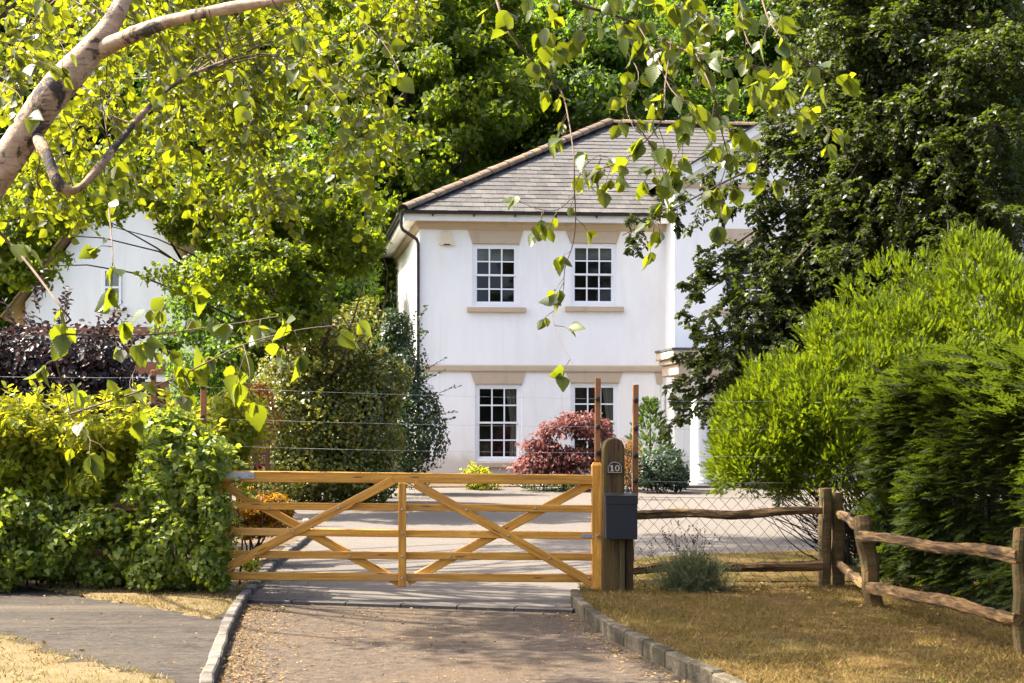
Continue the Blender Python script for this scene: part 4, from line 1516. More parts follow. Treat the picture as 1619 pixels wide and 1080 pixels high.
def blob_leaves(n, c, R, seed, L, W, tmpl, depth=.22, amp=.22, freq=3.0, zmin=-1.0, face=.9, hang=.3, upness=.3):
    p, o = blob_points(n, c, R, seed, depth, amp, freq, zmin)
    m = len(p)
    nr = o * face + rng.normal(size=(m, 3)) * .5
    nr[:, 2] += upness
    ax = rdir(m)
    ax = ax - (ax * o).sum(1, keepdims=True) * o * .6
    ax[:, 2] -= hang
    sc = rng.uniform(.6, 1.2, m)
    return (p, ax, nr, L * sc, W * sc, tmpl)


def crown_clumps(n_clump, per, c, R, cr, L, W, tmpl, seed, shell=.55, flat=.6, zmin=-.9):
    """a tree crown as many leaf clumps"""
    d = rdir(n_clump * 2)
    d = d[d[:, 2] > zmin][:n_clump]
    f = lumps(8, seed, 2.6, .25)
    rad = (shell + (1 - shell) * rng.uniform(0, 1, len(d)) ** .6) * f(d)
    cc = np.array(c) + d * np.array(R) * rad[:, None]
    k = len(cc)
    sz = cr * rng.uniform(.6, 1.4, k)
    q = rng.normal(size=(k, per, 3))
    q = q / (np.linalg.norm(q, axis=-1, keepdims=True) + 1e-6) * rng.uniform(0.2, 1, (k, per, 1)) ** .5
    p = cc[:, None] + q * sz[:, None, None] * np.array([1, 1, flat])
    o = unit(q * .6 + d[:, None] * .5)
    nr = o + rng.normal(size=q.shape) * .55
    nr[..., 2] += .55
    ax = rng.normal(size=q.shape)
    ax[..., 2] -= .4
    m = k * per
    sc = rng.uniform(.6, 1.2, m)
    return (p.reshape(-1, 3), ax.reshape(-1, 3), nr.reshape(-1, 3), L * sc, W * sc, tmpl), cc


def limb_geo(trunk_pts, trunk_r, targets, r0, seed, n=7, sag=.1):
    """trunk plus limbs reaching to targets"""
    g = Geo()
    tp = curve(trunk_pts, 14)
    g.tube(tp, list(np.linspace(trunk_r, trunk_r * .35, 14)), 9)
    r = np.random.default_rng(seed)
    for t in targets:
        k = r.integers(4, 12)
        a = tp[k]
        t = np.array(t)
        m = (a + t) / 2 + np.array([r.uniform(-.2, .2), r.uniform(-.2, .2), .12]) * np.linalg.norm(t - a)
        pts = curve([a, m, t], 7)
        g.tube(pts, list(np.linspace(r0 * r.uniform(.7, 1.2), r0 * .15, 7)), 5)
    return g

# ------------------------------------------------------------------ leaf colours
LM = {}
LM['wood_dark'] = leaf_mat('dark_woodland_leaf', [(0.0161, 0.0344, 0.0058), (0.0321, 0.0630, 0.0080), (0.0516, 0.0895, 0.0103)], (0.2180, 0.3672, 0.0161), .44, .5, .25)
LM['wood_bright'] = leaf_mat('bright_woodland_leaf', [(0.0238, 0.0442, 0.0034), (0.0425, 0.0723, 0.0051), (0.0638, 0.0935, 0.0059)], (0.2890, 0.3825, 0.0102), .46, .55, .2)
LM['oak'] = leaf_mat('oak_leaf', [(0.0208, 0.0416, 0.0032), (0.0384, 0.0680, 0.0040), (0.0600, 0.0864, 0.0056)], (0.3200, 0.4000, 0.0088), .48, .5, .22)
LM['beech'] = leaf_mat('dark_beech_leaf', [(0.0086, 0.0144, 0.0036), (0.0151, 0.0252, 0.0050), (0.0259, 0.0374, 0.0065), (0.0259, 0.0202, 0.0072)], (0.1224, 0.1728, 0.0094), .36, .46, .28)
LM['birch'] = leaf_mat('birch_leaf', [(0.0104, 0.0207, 0.0030), (0.0222, 0.0400, 0.0037), (0.0370, 0.0548, 0.0044), (0.0503, 0.0681, 0.0052)], (0.3108, 0.3478, 0.0074), .47, .42, .34)
LM['ivy'] = leaf_mat('ivy_leaf', [(0.0313, 0.0606, 0.0078), (0.0684, 0.1125, 0.0117), (0.1271, 0.1759, 0.0215), (0.2541, 0.2835, 0.0684)], (0.4726, 0.5623, 0.0230), .38, .42, .32)
LM['shrub_yellow'] = leaf_mat('yellow_green_shrub_leaf', [(0.0527, 0.0895, 0.0063), (0.1157, 0.1579, 0.0095), (0.2314, 0.2314, 0.0148)], (0.6769, 0.6534, 0.0248), .45, .5, .25)
LM['holly_var'] = leaf_mat('variegated_holly_leaf', [(0.0187, 0.0382, 0.0059), (0.0425, 0.0680, 0.0085), (0.1275, 0.1318, 0.0153), (0.3570, 0.3145, 0.0723)], (0.332, 0.342, 0.029), .28, .34, .4)
LM['holly'] = leaf_mat('dark_holly_leaf', [(0.0092, 0.0224, 0.0066), (0.0172, 0.0363, 0.0099), (0.0277, 0.0515, 0.0119)], (0.091, 0.152, 0.015), .22, .34, .4)
LM['purple'] = leaf_mat('purple_black_leaf', [(0.0074, 0.0047, 0.0058), (0.0148, 0.0095, 0.0106), (0.0254, 0.0179, 0.0190)], (0.0608, 0.0304, 0.0304), .25, .42, .35)
LM['maple'] = leaf_mat('red_maple_leaf', [(.042, .014, .015), (.085, .032, .030), (.22, .105, .09)], (.34, .12, .10), .42, .55, .25)
LM['thuja'] = leaf_mat('golden_thuja_spray', [(0.0690, 0.0414, 0.0092), (0.0166, 0.0368, 0.0028), (0.0350, 0.0681, 0.0037), (0.0570, 0.0957, 0.0037), (0.0782, 0.1150, 0.0046), (0.1012, 0.1380, 0.0055)], (0.2944, 0.3864, 0.0083), .38, .65, .15)
LM['cypress'] = leaf_mat('dark_cypress_spray', [(0.0053, 0.0120, 0.0023), (0.0135, 0.0270, 0.0037), (0.0270, 0.0450, 0.0045), (0.0375, 0.0300, 0.0105)], (0.1275, 0.1800, 0.0090), .34, .65, .15)
LM['conifer'] = leaf_mat('green_conifer_spray', [(0.0158, 0.0396, 0.0053), (0.0297, 0.0647, 0.0066), (0.0449, 0.0858, 0.0079)], (0.152, 0.258, 0.015), .3, .65, .15)
LM['blue_shrub'] = leaf_mat('blue_green_leaf', [(0.0165, 0.0330, 0.0198), (0.0297, 0.0515, 0.0297), (0.0475, 0.0726, 0.0409)], (0.091, 0.152, 0.053), .25, .5, .3)
LM['lavender'] = leaf_mat('grey_green_lavender', [(.07, .085, .038), (.12, .135, .06), (.19, .195, .09)], (.2, .24, .08), .3, .6, .2)
LM['orange'] = leaf_mat('orange_ground_cover', [(0.1650, 0.1275, 0.0075), (0.2550, 0.1275, 0.0090), (0.2400, 0.0600, 0.0090), (0.1125, 0.1275, 0.0075)], (0.535, 0.285, 0.013), .4, .5, .25)
LM['rust'] = leaf_mat('rust_shrub_leaf', [(0.1188, 0.0363, 0.0132), (0.1782, 0.0660, 0.0165), (0.1452, 0.0990, 0.0165)], (0.380, 0.152, 0.027), .4, .5, .25)
LM['red'] = leaf_mat('red_petal', [(0.2970, 0.0066, 0.0132), (0.3630, 0.0132, 0.0231)], (0.455, 0.023, 0.038), .3, .5, .3)
LM['dry_grass'] = leaf_mat('dry_grass_blade', [(0.1346, 0.0870, 0.0252), (0.2020, 0.1403, 0.0505), (0.2468, 0.1851, 0.0785), (0.0898, 0.0785, 0.0168)], (0.2712, 0.1938, 0.0578), .3, .6, .15)
LM['mixed_grass'] = leaf_mat('patchy_grass_blade', [(0.0562, 0.0475, 0.0088), (0.1438, 0.0975, 0.0275), (0.2125, 0.1438, 0.0462), (0.1063, 0.0750, 0.0175)], (0.2125, 0.1625, 0.0375), .3, .6, .15)
LM['green_grass'] = leaf_mat('green_grass_blade', [(0.0330, 0.0528, 0.0066), (0.0627, 0.0825, 0.0092), (0.1023, 0.1023, 0.0198)], (0.228, 0.258, 0.023), .35, .6, .15)
LM['litter'] = leaf_mat('fallen_leaf', [(0.0858, 0.0462, 0.0165), (0.1848, 0.1122, 0.0363), (0.2442, 0.1716, 0.0726), (0.1254, 0.0660, 0.0198)], (0.152, 0.099, 0.038), .15, .75, .15)

# ------------------------------------------------------------------ woodland behind the house
def woodland_kind(seed, mat, n_clump, per, R, L, Wd, cz):
    sets, cc = crown_clumps(n_clump, per, (0, 0, cz), R, R[0] * .17, L, Wd, KITE, seed, shell=.45, flat=.65, zmin=-.95)
    me = np_mesh('woodland_crown', *leaf_arrays(*sets))
    me.materials.append(LM[mat])
    g = limb_geo([(0, 0, -.3), (.15, .1, cz * .4), (-.1, .2, cz * .8), (.1, 0, cz + R[2] * .5)], .26, cc[::max(1, len(cc) // 26)], .085, seed)
    tm = g.mesh('woodland_trunk', smooth=True)
    tm.materials.append(M['bark'])
    return me, tm


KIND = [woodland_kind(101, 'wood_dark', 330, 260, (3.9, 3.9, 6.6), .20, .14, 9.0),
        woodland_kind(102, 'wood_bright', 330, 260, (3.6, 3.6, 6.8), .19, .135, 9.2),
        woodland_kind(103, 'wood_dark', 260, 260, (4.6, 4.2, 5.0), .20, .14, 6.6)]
WOODS = [  # kind, px of the trunk, distance, scale, turn, label
    (1, 650, 47, 1.12, .4, 'tall bright green tree rising just left of the slate hip'),
    (0, 800, 56, 1.18, 1.2, 'dark tall tree behind the middle of the slate roof'),
    (0, 930, 52, 1.10, 2.9, 'dark leafy tree behind the top of the roof hip'),
    (1, 1060, 58, 1.15, 5.1, 'mid-green tall tree behind the roof ridge'),
    (0, 1190, 54, 1.12, 4.2, 'dark tree behind the right end of the roof ridge'),
    (0, 540, 54, 1.20, 3.6, 'dark tall tree between the bright tree and the birch leaves'),
    (1, 470, 60, 1.25, 2.2, 'tall lit tree deep behind the left garden'),
    (0, 350, 57, 1.2, .9, 'dark tall tree behind the right slope of the gabled house'),
    (0, 220, 60, 1.2, 1.9, 'dark tall tree straight behind the gabled house'),
    (1, 90, 58, 1.15, 3.1, 'lit tall tree behind the left slope of the gabled house'),
    (0, -40, 56, 1.2, 4.4, 'dark tall tree at the left edge behind the gabled house'),
    (0, 1330, 56, 1.2, .3, 'dark tree behind the pediment of the white house'),
    (0, 1470, 54, 1.2, 2.0, 'dark tree at the upper right behind the beech'),
    (0, 1620, 55, 1.2, 5.6, 'dark tree at the right edge behind the beech'),
    (2, 560, 47, .95, 1.0, 'low dark tree beside the back corner of the white house'),
    (2, 440, 40.5, .70, 2.4, 'low dark spreading tree between the two houses'),
    (2, 735, 62, 1.3, 3.9, 'far dark tree low behind the roof hip'),
    (2, 330, 66, 1.5, 5.0, 'far dark spreading tree seen between the houses'),
    (0, 720, 68, 1.35, 2.5, 'far dark tree in the gap beside the bright tree'),
    (0, 860, 70, 1.4, 4.0, 'far dark tree in the second row behind the roof'),
    (0, 1000, 70, 1.4, .7, 'far dark tree in the second row behind the ridge'),
    (1, 1130, 72, 1.4, 1.7, 'far lit tree in the second row behind the ridge'),
    (0, 600, 72, 1.45, 5.9, 'far dark tree left of the roof hip in the second row'),
    (0, 150, 74, 1.45, 3.3, 'far dark tree in the second row at the left'),
]
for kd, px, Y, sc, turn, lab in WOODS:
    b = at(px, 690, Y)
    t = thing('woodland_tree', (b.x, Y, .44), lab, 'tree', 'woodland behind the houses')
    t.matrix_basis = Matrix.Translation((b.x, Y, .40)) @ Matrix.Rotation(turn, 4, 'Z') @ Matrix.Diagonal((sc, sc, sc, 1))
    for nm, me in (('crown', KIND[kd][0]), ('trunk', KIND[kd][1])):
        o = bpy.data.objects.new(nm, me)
        COL.objects.link(o)
        o.parent = t

# ------------------------------------------------------------------ the oak between the houses
OY = 27.0
oc = at(395, 400, OY)
oak = thing('oak_tree', (oc.x + .9, OY + 3.9, .2), 'bright yellow-green oak spreading between the two houses', 'tree')
sets = []
ccs = []
for (px, py, Y, rx, rz, n, per) in ((470, 330, 26.5, 1.35, 1.0, 60, 95), (350, 320, 27, 1.3, .9, 60, 95), (410, 430, 26, 1.45, .9, 64, 95), (530, 400, 27.5, .85, .75, 36, 90),
                                     (250, 290, 27.5, 1.3, .8, 44, 90), (445, 505, 25.5, .8, .45, 30, 90), (565, 340, 28, .6, .5, 18, 90), (130, 300, 27, 1.0, .7, 30, 80),
                                     (30, 400, 26, .8, .75, 30, 80), (60, 340, 26, .9, .5, 30, 80)):
    c = at(px, py, Y)
    s, cc = crown_clumps(n, per, c, (rx, rx * .9, rz), .30, .125, .085, OAKLEAF if Y < 27 else KITE, int(px), shell=.3, flat=.55)
    sets.append(s)
    ccs += list(cc[::(7 if px > 330 else 18)])
leaf_obj('crown', LM['oak'], oak, sets)
limb_geo([(oc.x + .9, OY + 3.9, 0), (oc.x + .9, OY + 3.7, 1.6), (oc.x + .7, OY + 2.5, 3.6), (oc.x + .1, OY + 1.0, 7.0)], .17, ccs, .028, 5).build('trunk', M['bark'], oak, smooth=True)

# ------------------------------------------------------------------ hollies against the house
hv = at(500, 0, 29.5)
holly = thing('variegated_holly', (hv.x, 29.5, .24), 'large rounded variegated holly bush left of the white house', 'bush')
zc = at(0, 625, 29.5).z
sets = [blob_leaves(9000, (hv.x, 29.8, zc), (1.22, 1.1, 1.55), 31, .085, .055, LANCE, depth=.14, amp=.22, freq=5, hang=.2),
        blob_leaves(7000, (at(505, 0, 29).x, 29.6, zc + .75), (.95, .9, .95), 32, .085, .055, LANCE, depth=.16, amp=.32, freq=5, hang=.2),
        blob_leaves(7000, (at(455, 0, 29).x, 29.5, zc - .7), (.85, .8, .85), 33, .085, .055, LANCE, depth=.14, amp=.25, freq=5),
        blob_leaves(6000, (at(570, 0, 29).x, 29.6, zc - .6), (.80, .8, 1.0), 34, .085, .055, LANCE, depth=.14, amp=.25, freq=5),
        blob_leaves(6500, (hv.x - .3, 29.6, .85), (1.25, .95, .75), 36, .085, .055, LANCE, depth=.14, amp=.2, freq=5),
        blob_leaves(4500, (hv.x + .8, 29.7, .8), (.75, .8, .7), 37, .085, .055, LANCE, depth=.14, amp=.2, freq=5),
        blob_leaves(4000, (at(600, 0, 29).x, 29.8, zc + .2), (.55, .6, .75), 35, .085, .055, LANCE, depth=.14, amp=.2, freq=5)]
bp, bd = blob_points(150, (hv.x, 29.7, zc + .2), (1.15, 1.0, 1.75), 38, .06, .15, zmin=-.6)
br = (bp, unit(bd * .8 + np.array([0, 0, .7]) + rng.normal(size=bd.shape) * .25), rng.uniform(.15, .42, len(bp)), np.full(len(bp), .1))
sets.append(on_branch_leaves(br, 13, .085, .055, LANCE, hang=.1))
leaf_obj('foliage', LM['holly_var'], holly, sets)
limb_geo([(hv.x, 29.8, .2), (hv.x, 29.8, 1.2), (hv.x + .05, 29.8, 2.8)], .08, [s for s in sets[0][0][::900]], .025, 6).build('stems', M['bark'], holly)
hd = at(655, 0, 33)
dh = thing('dark_holly', (hd.x, 33, .3), 'dark green holly with straggling shoots hiding the corner downpipe', 'bush')
def HZ(py, Y=33): return at(0, py, Y).z
sets = [blob_leaves(5200, (at(648, 0, 33).x, 33, HZ(680)), (.75, .7, 1.0), 41, .085, .055, LANCE, depth=.15, amp=.2, freq=5),
        blob_leaves(3600, (at(628, 0, 33).x, 33.2, HZ(590)), (.55, .6, .9), 42, .085, .055, LANCE, depth=.18, amp=.25, freq=5),
        blob_leaves(1500, (at(622, 0, 33).x, 33.3, HZ(520)), (.36, .4, .55), 43, .085, .055, LANCE, depth=.25, amp=.3, freq=5)]
br_p, br_d = blob_points(46, (at(650, 0, 33).x, 33, HZ(640)), (.65, .6, 1.5), 44, .1, .2)
br = (br_p, unit(br_d + np.array([.2, 0, .5])), rng.uniform(.25, .55, len(br_p)), np.full(len(br_p), .15))
sets.append(on_branch_leaves(br, 14, .085, .055, LANCE, hang=.1))
leaf_obj('foliage', LM['holly'], dh, sets)
twig_obj('shoots', M['twig'], dh, [(br, .008)])

# ------------------------------------------------------------------ Japanese maple, small conifers and low shrubs under the windows
my = 34.4
mc = at(893, 0, my)
mapl = thing('japanese_maple', (mc.x, my, .33), 'mounded red Japanese maple in front of the lower right window', 'bush')
sets = []
def MZ(py): return at(0, py, my).z
for px, py, r, n, sd in ((920, 672, .46, 44, 1), (890, 684, .40, 40, 2), (938, 692, .36, 30, 3), (855, 706, .30, 28, 4), (862, 730, .50, 48, 5), (905, 728, .5, 42, 6), (945, 732, .34, 26, 7), (840, 740, .34, 28, 8), (880, 748, .5, 34, 13)):
    c = np.array(at(px, py, my))
    d = rdir(n * 2)
    d = d[d[:, 2] > -.2][:n]
    # layered hanging fronds
    p = c + d * np.array([r, r * .9, r * .55])
    k = 19
    q = p[:, None] + rng.normal(size=(len(p), k, 3)) * np.array([.11, .11, .045])
    q = q.reshape(-1, 3)
    m = len(q)
    ax = rng.normal(size=(m, 3)) * .6 + (q - c) * 1.2
    ax[:, 2] -= .8
    nr = rng.normal(size=(m, 3)) * .5 + np.array([0, -.2, .9])
    sets.append((q, ax, nr, rng.uniform(.08, .14, m), rng.uniform(.035, .06, m), FERN if False else LANCE))
leaf_obj('foliage', LM['maple'], mapl, sets)
g = Geo()
for k in range(16):
    a = rng.uniform(0, 6.28)
    e = np.array([mc.x + .75 * math.cos(a), my + .6 * math.sin(a), .33 + rng.uniform(.7, 1.25)])
    g.tube(curve([(mc.x, my, .3), (mc.x + .2 * math.cos(a), my + .2 * math.sin(a), .8), e], 7), list(np.linspace(.03, .006, 7)), 5)
g.build('stems', M['dark_twig'], mapl)


def cone_conifer(name, px, Y, ytop, ybot, rad, mat, n, label, L=.22, bulge=.8):
    c = at(px, 0, Y)
    zt0, zb0 = at(0, ytop, Y).z, at(0, ybot, Y).z
    t = thing(name, (c.x, Y, zb0), label, 'conifer')
    h = rng.uniform(0, 1, n) ** 1.2
    a = rng.uniform(0, 2 * math.pi, n)
    rr = rad * (1 - h ** 1.3) ** bulge * (1 - np.abs(rng.normal(0, .16, n))) * (1 + .16 * np.sin(a * 3 + h * 9))
    p = np.stack([c.x + np.cos(a) * rr, Y + np.sin(a) * rr, zb0 + .05 + h * (zt0 - zb0 - .1)], 1)
    out = np.stack([np.cos(a), np.sin(a), np.zeros(n)], 1)
    ax = out * .7 + np.array([0, 0, .75]) + rng.normal(size=(n, 3)) * .2
    nr = np.cross(ax, rdir(n))
    sc = rng.uniform(.6, 1.15, n)
    leaf_obj('foliage', LM[mat], t, [(p, ax, nr, L * sc, L * .8 * sc, FAN)])
    Geo().tube([(c.x, Y, zb0 - .1), (c.x, Y, zt0 - .3)], [.05, .01], 7).build('trunk', M['bark'], t)
    return t


cone_conifer('small_conifer', 1028, 34.3, 632, 765, .62, 'conifer', 900, 'small bright green cone-shaped conifer right of the wire stake')
def low_shrub(name, mat, label, blobs, L, Wd, Y, tm=LANCE, shoots=0, cat='shrub'):
    px0, py0 = blobs[0][0], max(b[1] + b[3] * F / Y for b in blobs)
    t = thing(name, (at(px0, 0, Y).x, Y, gz(0, Y)), label, cat)
    sets = []
    for i, (px, py, rx, rz, n) in enumerate(blobs):
        sets.append(blob_leaves(n, at(px, py, Y), (rx, rx * .85, rz), int(px * 3 + py + i), L, Wd, tm, depth=.2, amp=.25, freq=4))
    if shoots:
        bp, bd = blob_points(shoots, at(blobs[0][0], blobs[0][1], Y), (blobs[0][2], blobs[0][2], blobs[0][3]), 7, .2, .2, zmin=-.3)
        br = (bp, unit(bd + np.array([0, 0, .6])), rng.uniform(.15, .4, len(bp)) * blobs[0][2] * 1.4, np.full(len(bp), .2))
        sets.append(on_branch_leaves(br, 9, L, Wd, tm, hang=.1))
        twig_obj('shoots', M['twig'], t, [(br, .005)])
    leaf_obj('foliage', LM[mat], t, sets)
    c = at(px0, 0, Y)
    g = Geo()
    for k in range(7):
        px, py, rx, rz, n = blobs[k % len(blobs)]
        e = at(px, py, Y)
        g.tube([(c.x + .1 * math.cos(k), Y + .1 * math.sin(k), gz(0, Y) - .05), ((c.x + e.x) / 2, Y, (e.z + gz(0, Y)) / 2), (e.x + .3 * rx * math.cos(k * 2), Y + .2 * rx * math.sin(k), e.z + rz * .3)], [.015, .011, .005], 5)
    g.build('stems', M['dark_twig'], t)
    return t


low_shrub('blue_green_shrub', 'blue_shrub', 'low blue-green shrub spreading left of the white porch column', [(1045, 740, .52, .42, 1500), (1020, 748, .4, .36, 1000), (1070, 755, .35, .28, 800)], .08, .05, 33.4, shoots=26)
low_shrub('wall_plant', 'shrub_yellow', 'small fresh green plant against the house wall under the lower left window', [(752, 752, .32, .28, 420), (762, 768, .38, .16, 320)], .09, .05, 34.6, shoots=16)
low_shrub('brown_shrub', 'rust', 'dry brownish shrub just behind the numbered gate post', [(994, 720, .25, .38, 500), (990, 745, .3, .3, 400)], .05, .02, 31.0, shoots=20)
low_shrub('box_edging', 'holly', 'low dark edging plants at the foot of the variegated holly', [(470, 762, .9, .16, 1100), (560, 764, .9, .16, 1100), (640, 762, .6, .16, 700)], .06, .04, 31.5)
low_shrub('maple_underplanting', 'holly', 'low dark plants spreading beneath the red maple', [(860, 764, .8, .16, 900), (930, 762, .7, .16, 800)], .06, .03, 34.0)

# ------------------------------------------------------------------ golden thuja and dark cypress hedge, right
ty = 16.8
tc = at(1475, 0, ty)
th = thing('golden_thuja', (tc.x, ty, .03), 'big bright green dome-shaped conifer behind the fence', 'conifer')
def spray_set(n, c, R, seed, L, tm, lift, depth=.06, amp=.14, freq=5, zmin=-.55, wid=.75, per=52):
    """feathery sprays bunched into rounded tufts over a lumpy dome, and a closer layer beneath"""
    k = max(8, n // per)
    cp, co = blob_points(k, c, R, seed, depth, amp, freq, zmin)
    k = len(cp)
    q = unit(rng.normal(size=(k, per, 3)) + co[:, None] * .8 + np.array([0, 0, .45]))
    sz = rng.uniform(.5, 1.5, (k, 1, 1)) * .19
    p = (cp[:, None] + q * sz * rng.uniform(.45, 1.0, (k, per, 1)) * np.array([.85, .85, 1.15])).reshape(-1, 3)
    ax = (q * .9 + co[:, None] * .25 + np.array([0, 0, lift * .62]) + rng.normal(size=q.shape) * .2).reshape(-1, 3)
    p2, o2 = blob_points(n // 4, c, np.array(R) * .86, seed, .08, amp, freq, zmin)
    p = np.concatenate([p, p2])
    ax = np.concatenate([ax, o2 * .6 + np.array([0, 0, lift]) + rng.normal(size=o2.shape) * .3])
    m = len(p)
    nr = rdir(m)
    L = L * 1.1
    sc = rng.uniform(.5, 1.2, m)
    return (p - unit(ax) * (L * .4 * sc)[:, None], ax, nr, L * sc, L * wid * sc, tm)
def TP(px, py, dy=0): return at(px, py, ty + dy)
sets = [spray_set(10800, TP(1520, 570, .5), (1.20, 1.2, 1.15), 51, .105, FAN, .9),
        spray_set(9450, TP(1400, 620, .2), (.95, 1.0, .95), 52, .10, FAN, .9),
        spray_set(8775, TP(1300, 660, 0), (.82, .85, .72), 53, .098, FAN, .9),
        spray_set(6210, TP(1225, 705, -.1), (.55, .6, .58), 54, .095, FAN, .8),
        spray_set(3240, TP(1190, 740, -.2), (.36, .4, .36), 55, .09, FAN, .7),
        spray_set(4860, TP(1330, 740, -.3), (.75, .6, .5), 56, .095, FAN, .7),
        spray_set(4000, TP(1650, 650, .6), (1.1, 1.1, 1.15), 57, .105, FAN, .9),
        spray_set(3500, TP(1590, 560, .2), (.8, .8, .8), 59, .105, FAN, .9),
        spray_set(1600, TP(1535, 440, .5), (.42, .5, .38), 58, .105, FAN, 1.2)]
leaf_obj('foliage', LM['thuja'], th, sets)
g = Geo()
for k in range(240):
    a = rng.uniform(0, 1)
    b0 = TP(1330 + 230 * a, 905, .2 + rng.uniform(-.3, .3))
    e = TP(1195 + 300 * rng.uniform(0, 1), 775 + rng.uniform(-70, 40), rng.uniform(-.6, .3))
    m = (np.array(b0) + np.array(e)) / 2 + np.array([rng.uniform(-.15, .15), rng.uniform(-.1, .1), -.06])
    g.tube(curve([b0, m, e], 6), list(np.linspace(.012, .003, 6)), 4, cap=False)
for k in range(5):
    g.tube(curve([TP(1350 + k * 40, 935, .2), TP(1370 + k * 30, 800, .3), TP(1400 + k * 40, 600, .4)], 7), list(np.linspace(.06, .02, 7)), 6)
g.build('bare_branches', M['dark_twig'], th)

cyp = thing('cypress_hedge', (5.2, 11.5, .05), 'dark shaggy conifer hedge behind the rails at far right', 'hedge')
n = 7500
yy = rng.uniform(8.6, 14.4, n)
zz = rng.uniform(0.05, 1.0, n) ** .8
ztop = 1.95 + .10 * np.sin(yy * 2.1) + .06 * np.sin(yy * 5.3)
zz = .1 + zz * (ztop - .1)
xf = 4.55 + .14 * np.sin(yy * 1.7 + 1) + .10 * np.sin(zz * 4 + yy * 3) - .10 * (zz > 1.0) + np.maximum(0, 14.0 - yy) * -.02
p = np.stack([xf + np.abs(rng.normal(0, .16, n)), yy, zz], 1)
ax = np.stack([-1.0 + 0 * yy, -.35 + rng.normal(0, .3, n), .15 + rng.normal(0, .25, n) - .3 * (zz < 1)], 1)
nr = np.stack([.2 * rng.normal(size=n), rng.normal(0, .35, n), np.ones(n)], 1)
sc = rng.uniform(.6, 1.25, n)
s1 = (p + np.array([.12, 0, 0]), ax, nr, .23 * sc, .20 * sc, PLUME)
n2 = 3600
yy = rng.uniform(8.6, 14.6, n2)
zz = 1.95 + .10 * np.sin(yy * 2.1) + .06 * np.sin(yy * 5.3) + rng.uniform(-.25, .12, n2)
p = np.stack([4.45 + rng.uniform(0, 1.6, n2), yy, zz + .10 * rng.uniform(0, 1, n2)], 1)
ax = np.stack([-.9 + rng.normal(0, .35, n2), -.3 + rng.normal(0, .35, n2), .38 + rng.normal(0, .18, n2)], 1)
nr = np.stack([.3 * rng.normal(size=n2), rng.normal(0, .4, n2), np.ones(n2)], 1)
sc = rng.uniform(.7, 1.5, n2)
s2 = (p, ax, nr, .27 * sc, .20 * sc, PLUME)
n3 = 1500   # far end and back of the hedge
p = np.stack([rng.uniform(4.5, 6.4, n3), 14.3 + np.abs(rng.normal(0, .15, n3)), rng.uniform(.2, 2.0, n3)], 1)
s3 = (p, np.stack([rng.normal(-.5, .4, n3), rng.normal(.3, .4, n3), rng.normal(.1, .3, n3)], 1), rdir(n3), .3, .26, PLUME)
leaf_obj('foliage', LM['cypress'], cyp, [s1, s2, s3])
g = Geo()
for k in range(22):
    y = 8.8 + k * .26
    g.tube([(5.0 + .1 * math.sin(k), y, -.05), (4.95, y + .05, 1.0), (5.0, y, 1.75)], [.045, .035, .01], 6)
    for j in range(4):
        z = .25 + j * .42 + .1 * math.sin(k * 3 + j)
        g.tube([(4.95, y, z), (4.6, y - .1 + .06 * math.sin(j), z + .05)], [.012, .004], 4)
g.build('stems', M['dark_twig'], cyp)

# ------------------------------------------------------------------ the dark beech on the right
by = 22.5
bt = at(1560, 0, by)
beech = thing('beech_tree', (bt.x, by + 1.5, .1), 'large dark-leaved beech hanging over the right side of the house', 'tree')
tr = np.array([bt.x, by + 1.5, 0])
g = Geo()
trunk = curve([tr + (0, 0, -.2), tr + (.05, 0, 2.5), tr + (-.1, .1, 5.5), tr + (.1, 0, 10.0)], 16)
g.tube(trunk, list(np.linspace(.36, .14, 16)), 12)
limbs = []
tips = [(985, 372, 21.5), (1080, 300, 22.5), (1068, 655, 21.0), (1085, 440, 22), (1100, 590, 21.5), (1150, 640, 21.2), (1090, 520, 21.7), (1190, 660, 20.6), (1180, 330, 22.2), (1230, 210, 23), (1170, 480, 21.6),
        (1250, 560, 21), (1250, 420, 21.5), (1260, 120, 23.5), (1240, 20, 23), (1330, 60, 22), (1350, 190, 21.4), (1330, 300, 21.3), (1330, 420, 20.9), (1380, 520, 21), (1420, 330, 20.8), (1420, 180, 21),
        (1410, 40, 21.4), (1500, 100, 20.6), (1500, 250, 20.4), (1500, 380, 20.4), (1580, 60, 20.4), (1590, 200, 20.2), (1590, 340, 20.2), (1615, 400, 20.6), (1570, 395, 20.8), (1640, 440, 20.4), (1640, 120, 20.6), (1650, 300, 20.6), (1300, -60, 22.5), (1420, -80, 22), (1550, -70, 21.4),
        (1105, 470, 21.6), (1130, 560, 21.3), (1085, 610, 21.2), (1110, 645, 21.1), (1100, 560, 21.6), (1130, 620, 21.4), (1150, 580, 21.0), (1130, 430, 22), (1180, 590, 21.2), (1200, 520, 21.4), (1160, 540, 21.8), (1200, 420, 22), (1210, 260, 22.4), (1290, 160, 22.2), (1310, 340, 21.8), (1240, 480, 22), (1300, 30, 22.2), (1340, 240, 22.8), (1300, 240, 22.4), (1380, 110, 22.6), (1290, 480, 22), (1460, 440, 21.6), (1560, 430, 21.2), (1240, 620, 21.6), (1310, 600, 22), (1450, 10, 22.8), (1330, -10, 23.4), (1560, -10, 22.6), (1280, 360, 23)]
L1 = []
for i, (px, py, Y) in enumerate(tips):
    e = np.array(at(px, py, Y))
    zs = np.clip(e[2] + 1.9, 1.5, 8.5) if py > 250 else np.clip(e[2] + .2, 1.5, 9)
    a = np.array([np.interp(zs, trunk[:, 2], trunk[:, k]) for k in range(3)])
    m = (a + e) / 2 + np.array([0, 0, .45 if py > 250 else .3])
    c = curve([a, m, e], 12)
    g.tube(c, list(np.linspace(.045, .006, 12)), 6)
    L1.append(c)
g.build('trunk', M['bark'], beech, smooth=True)
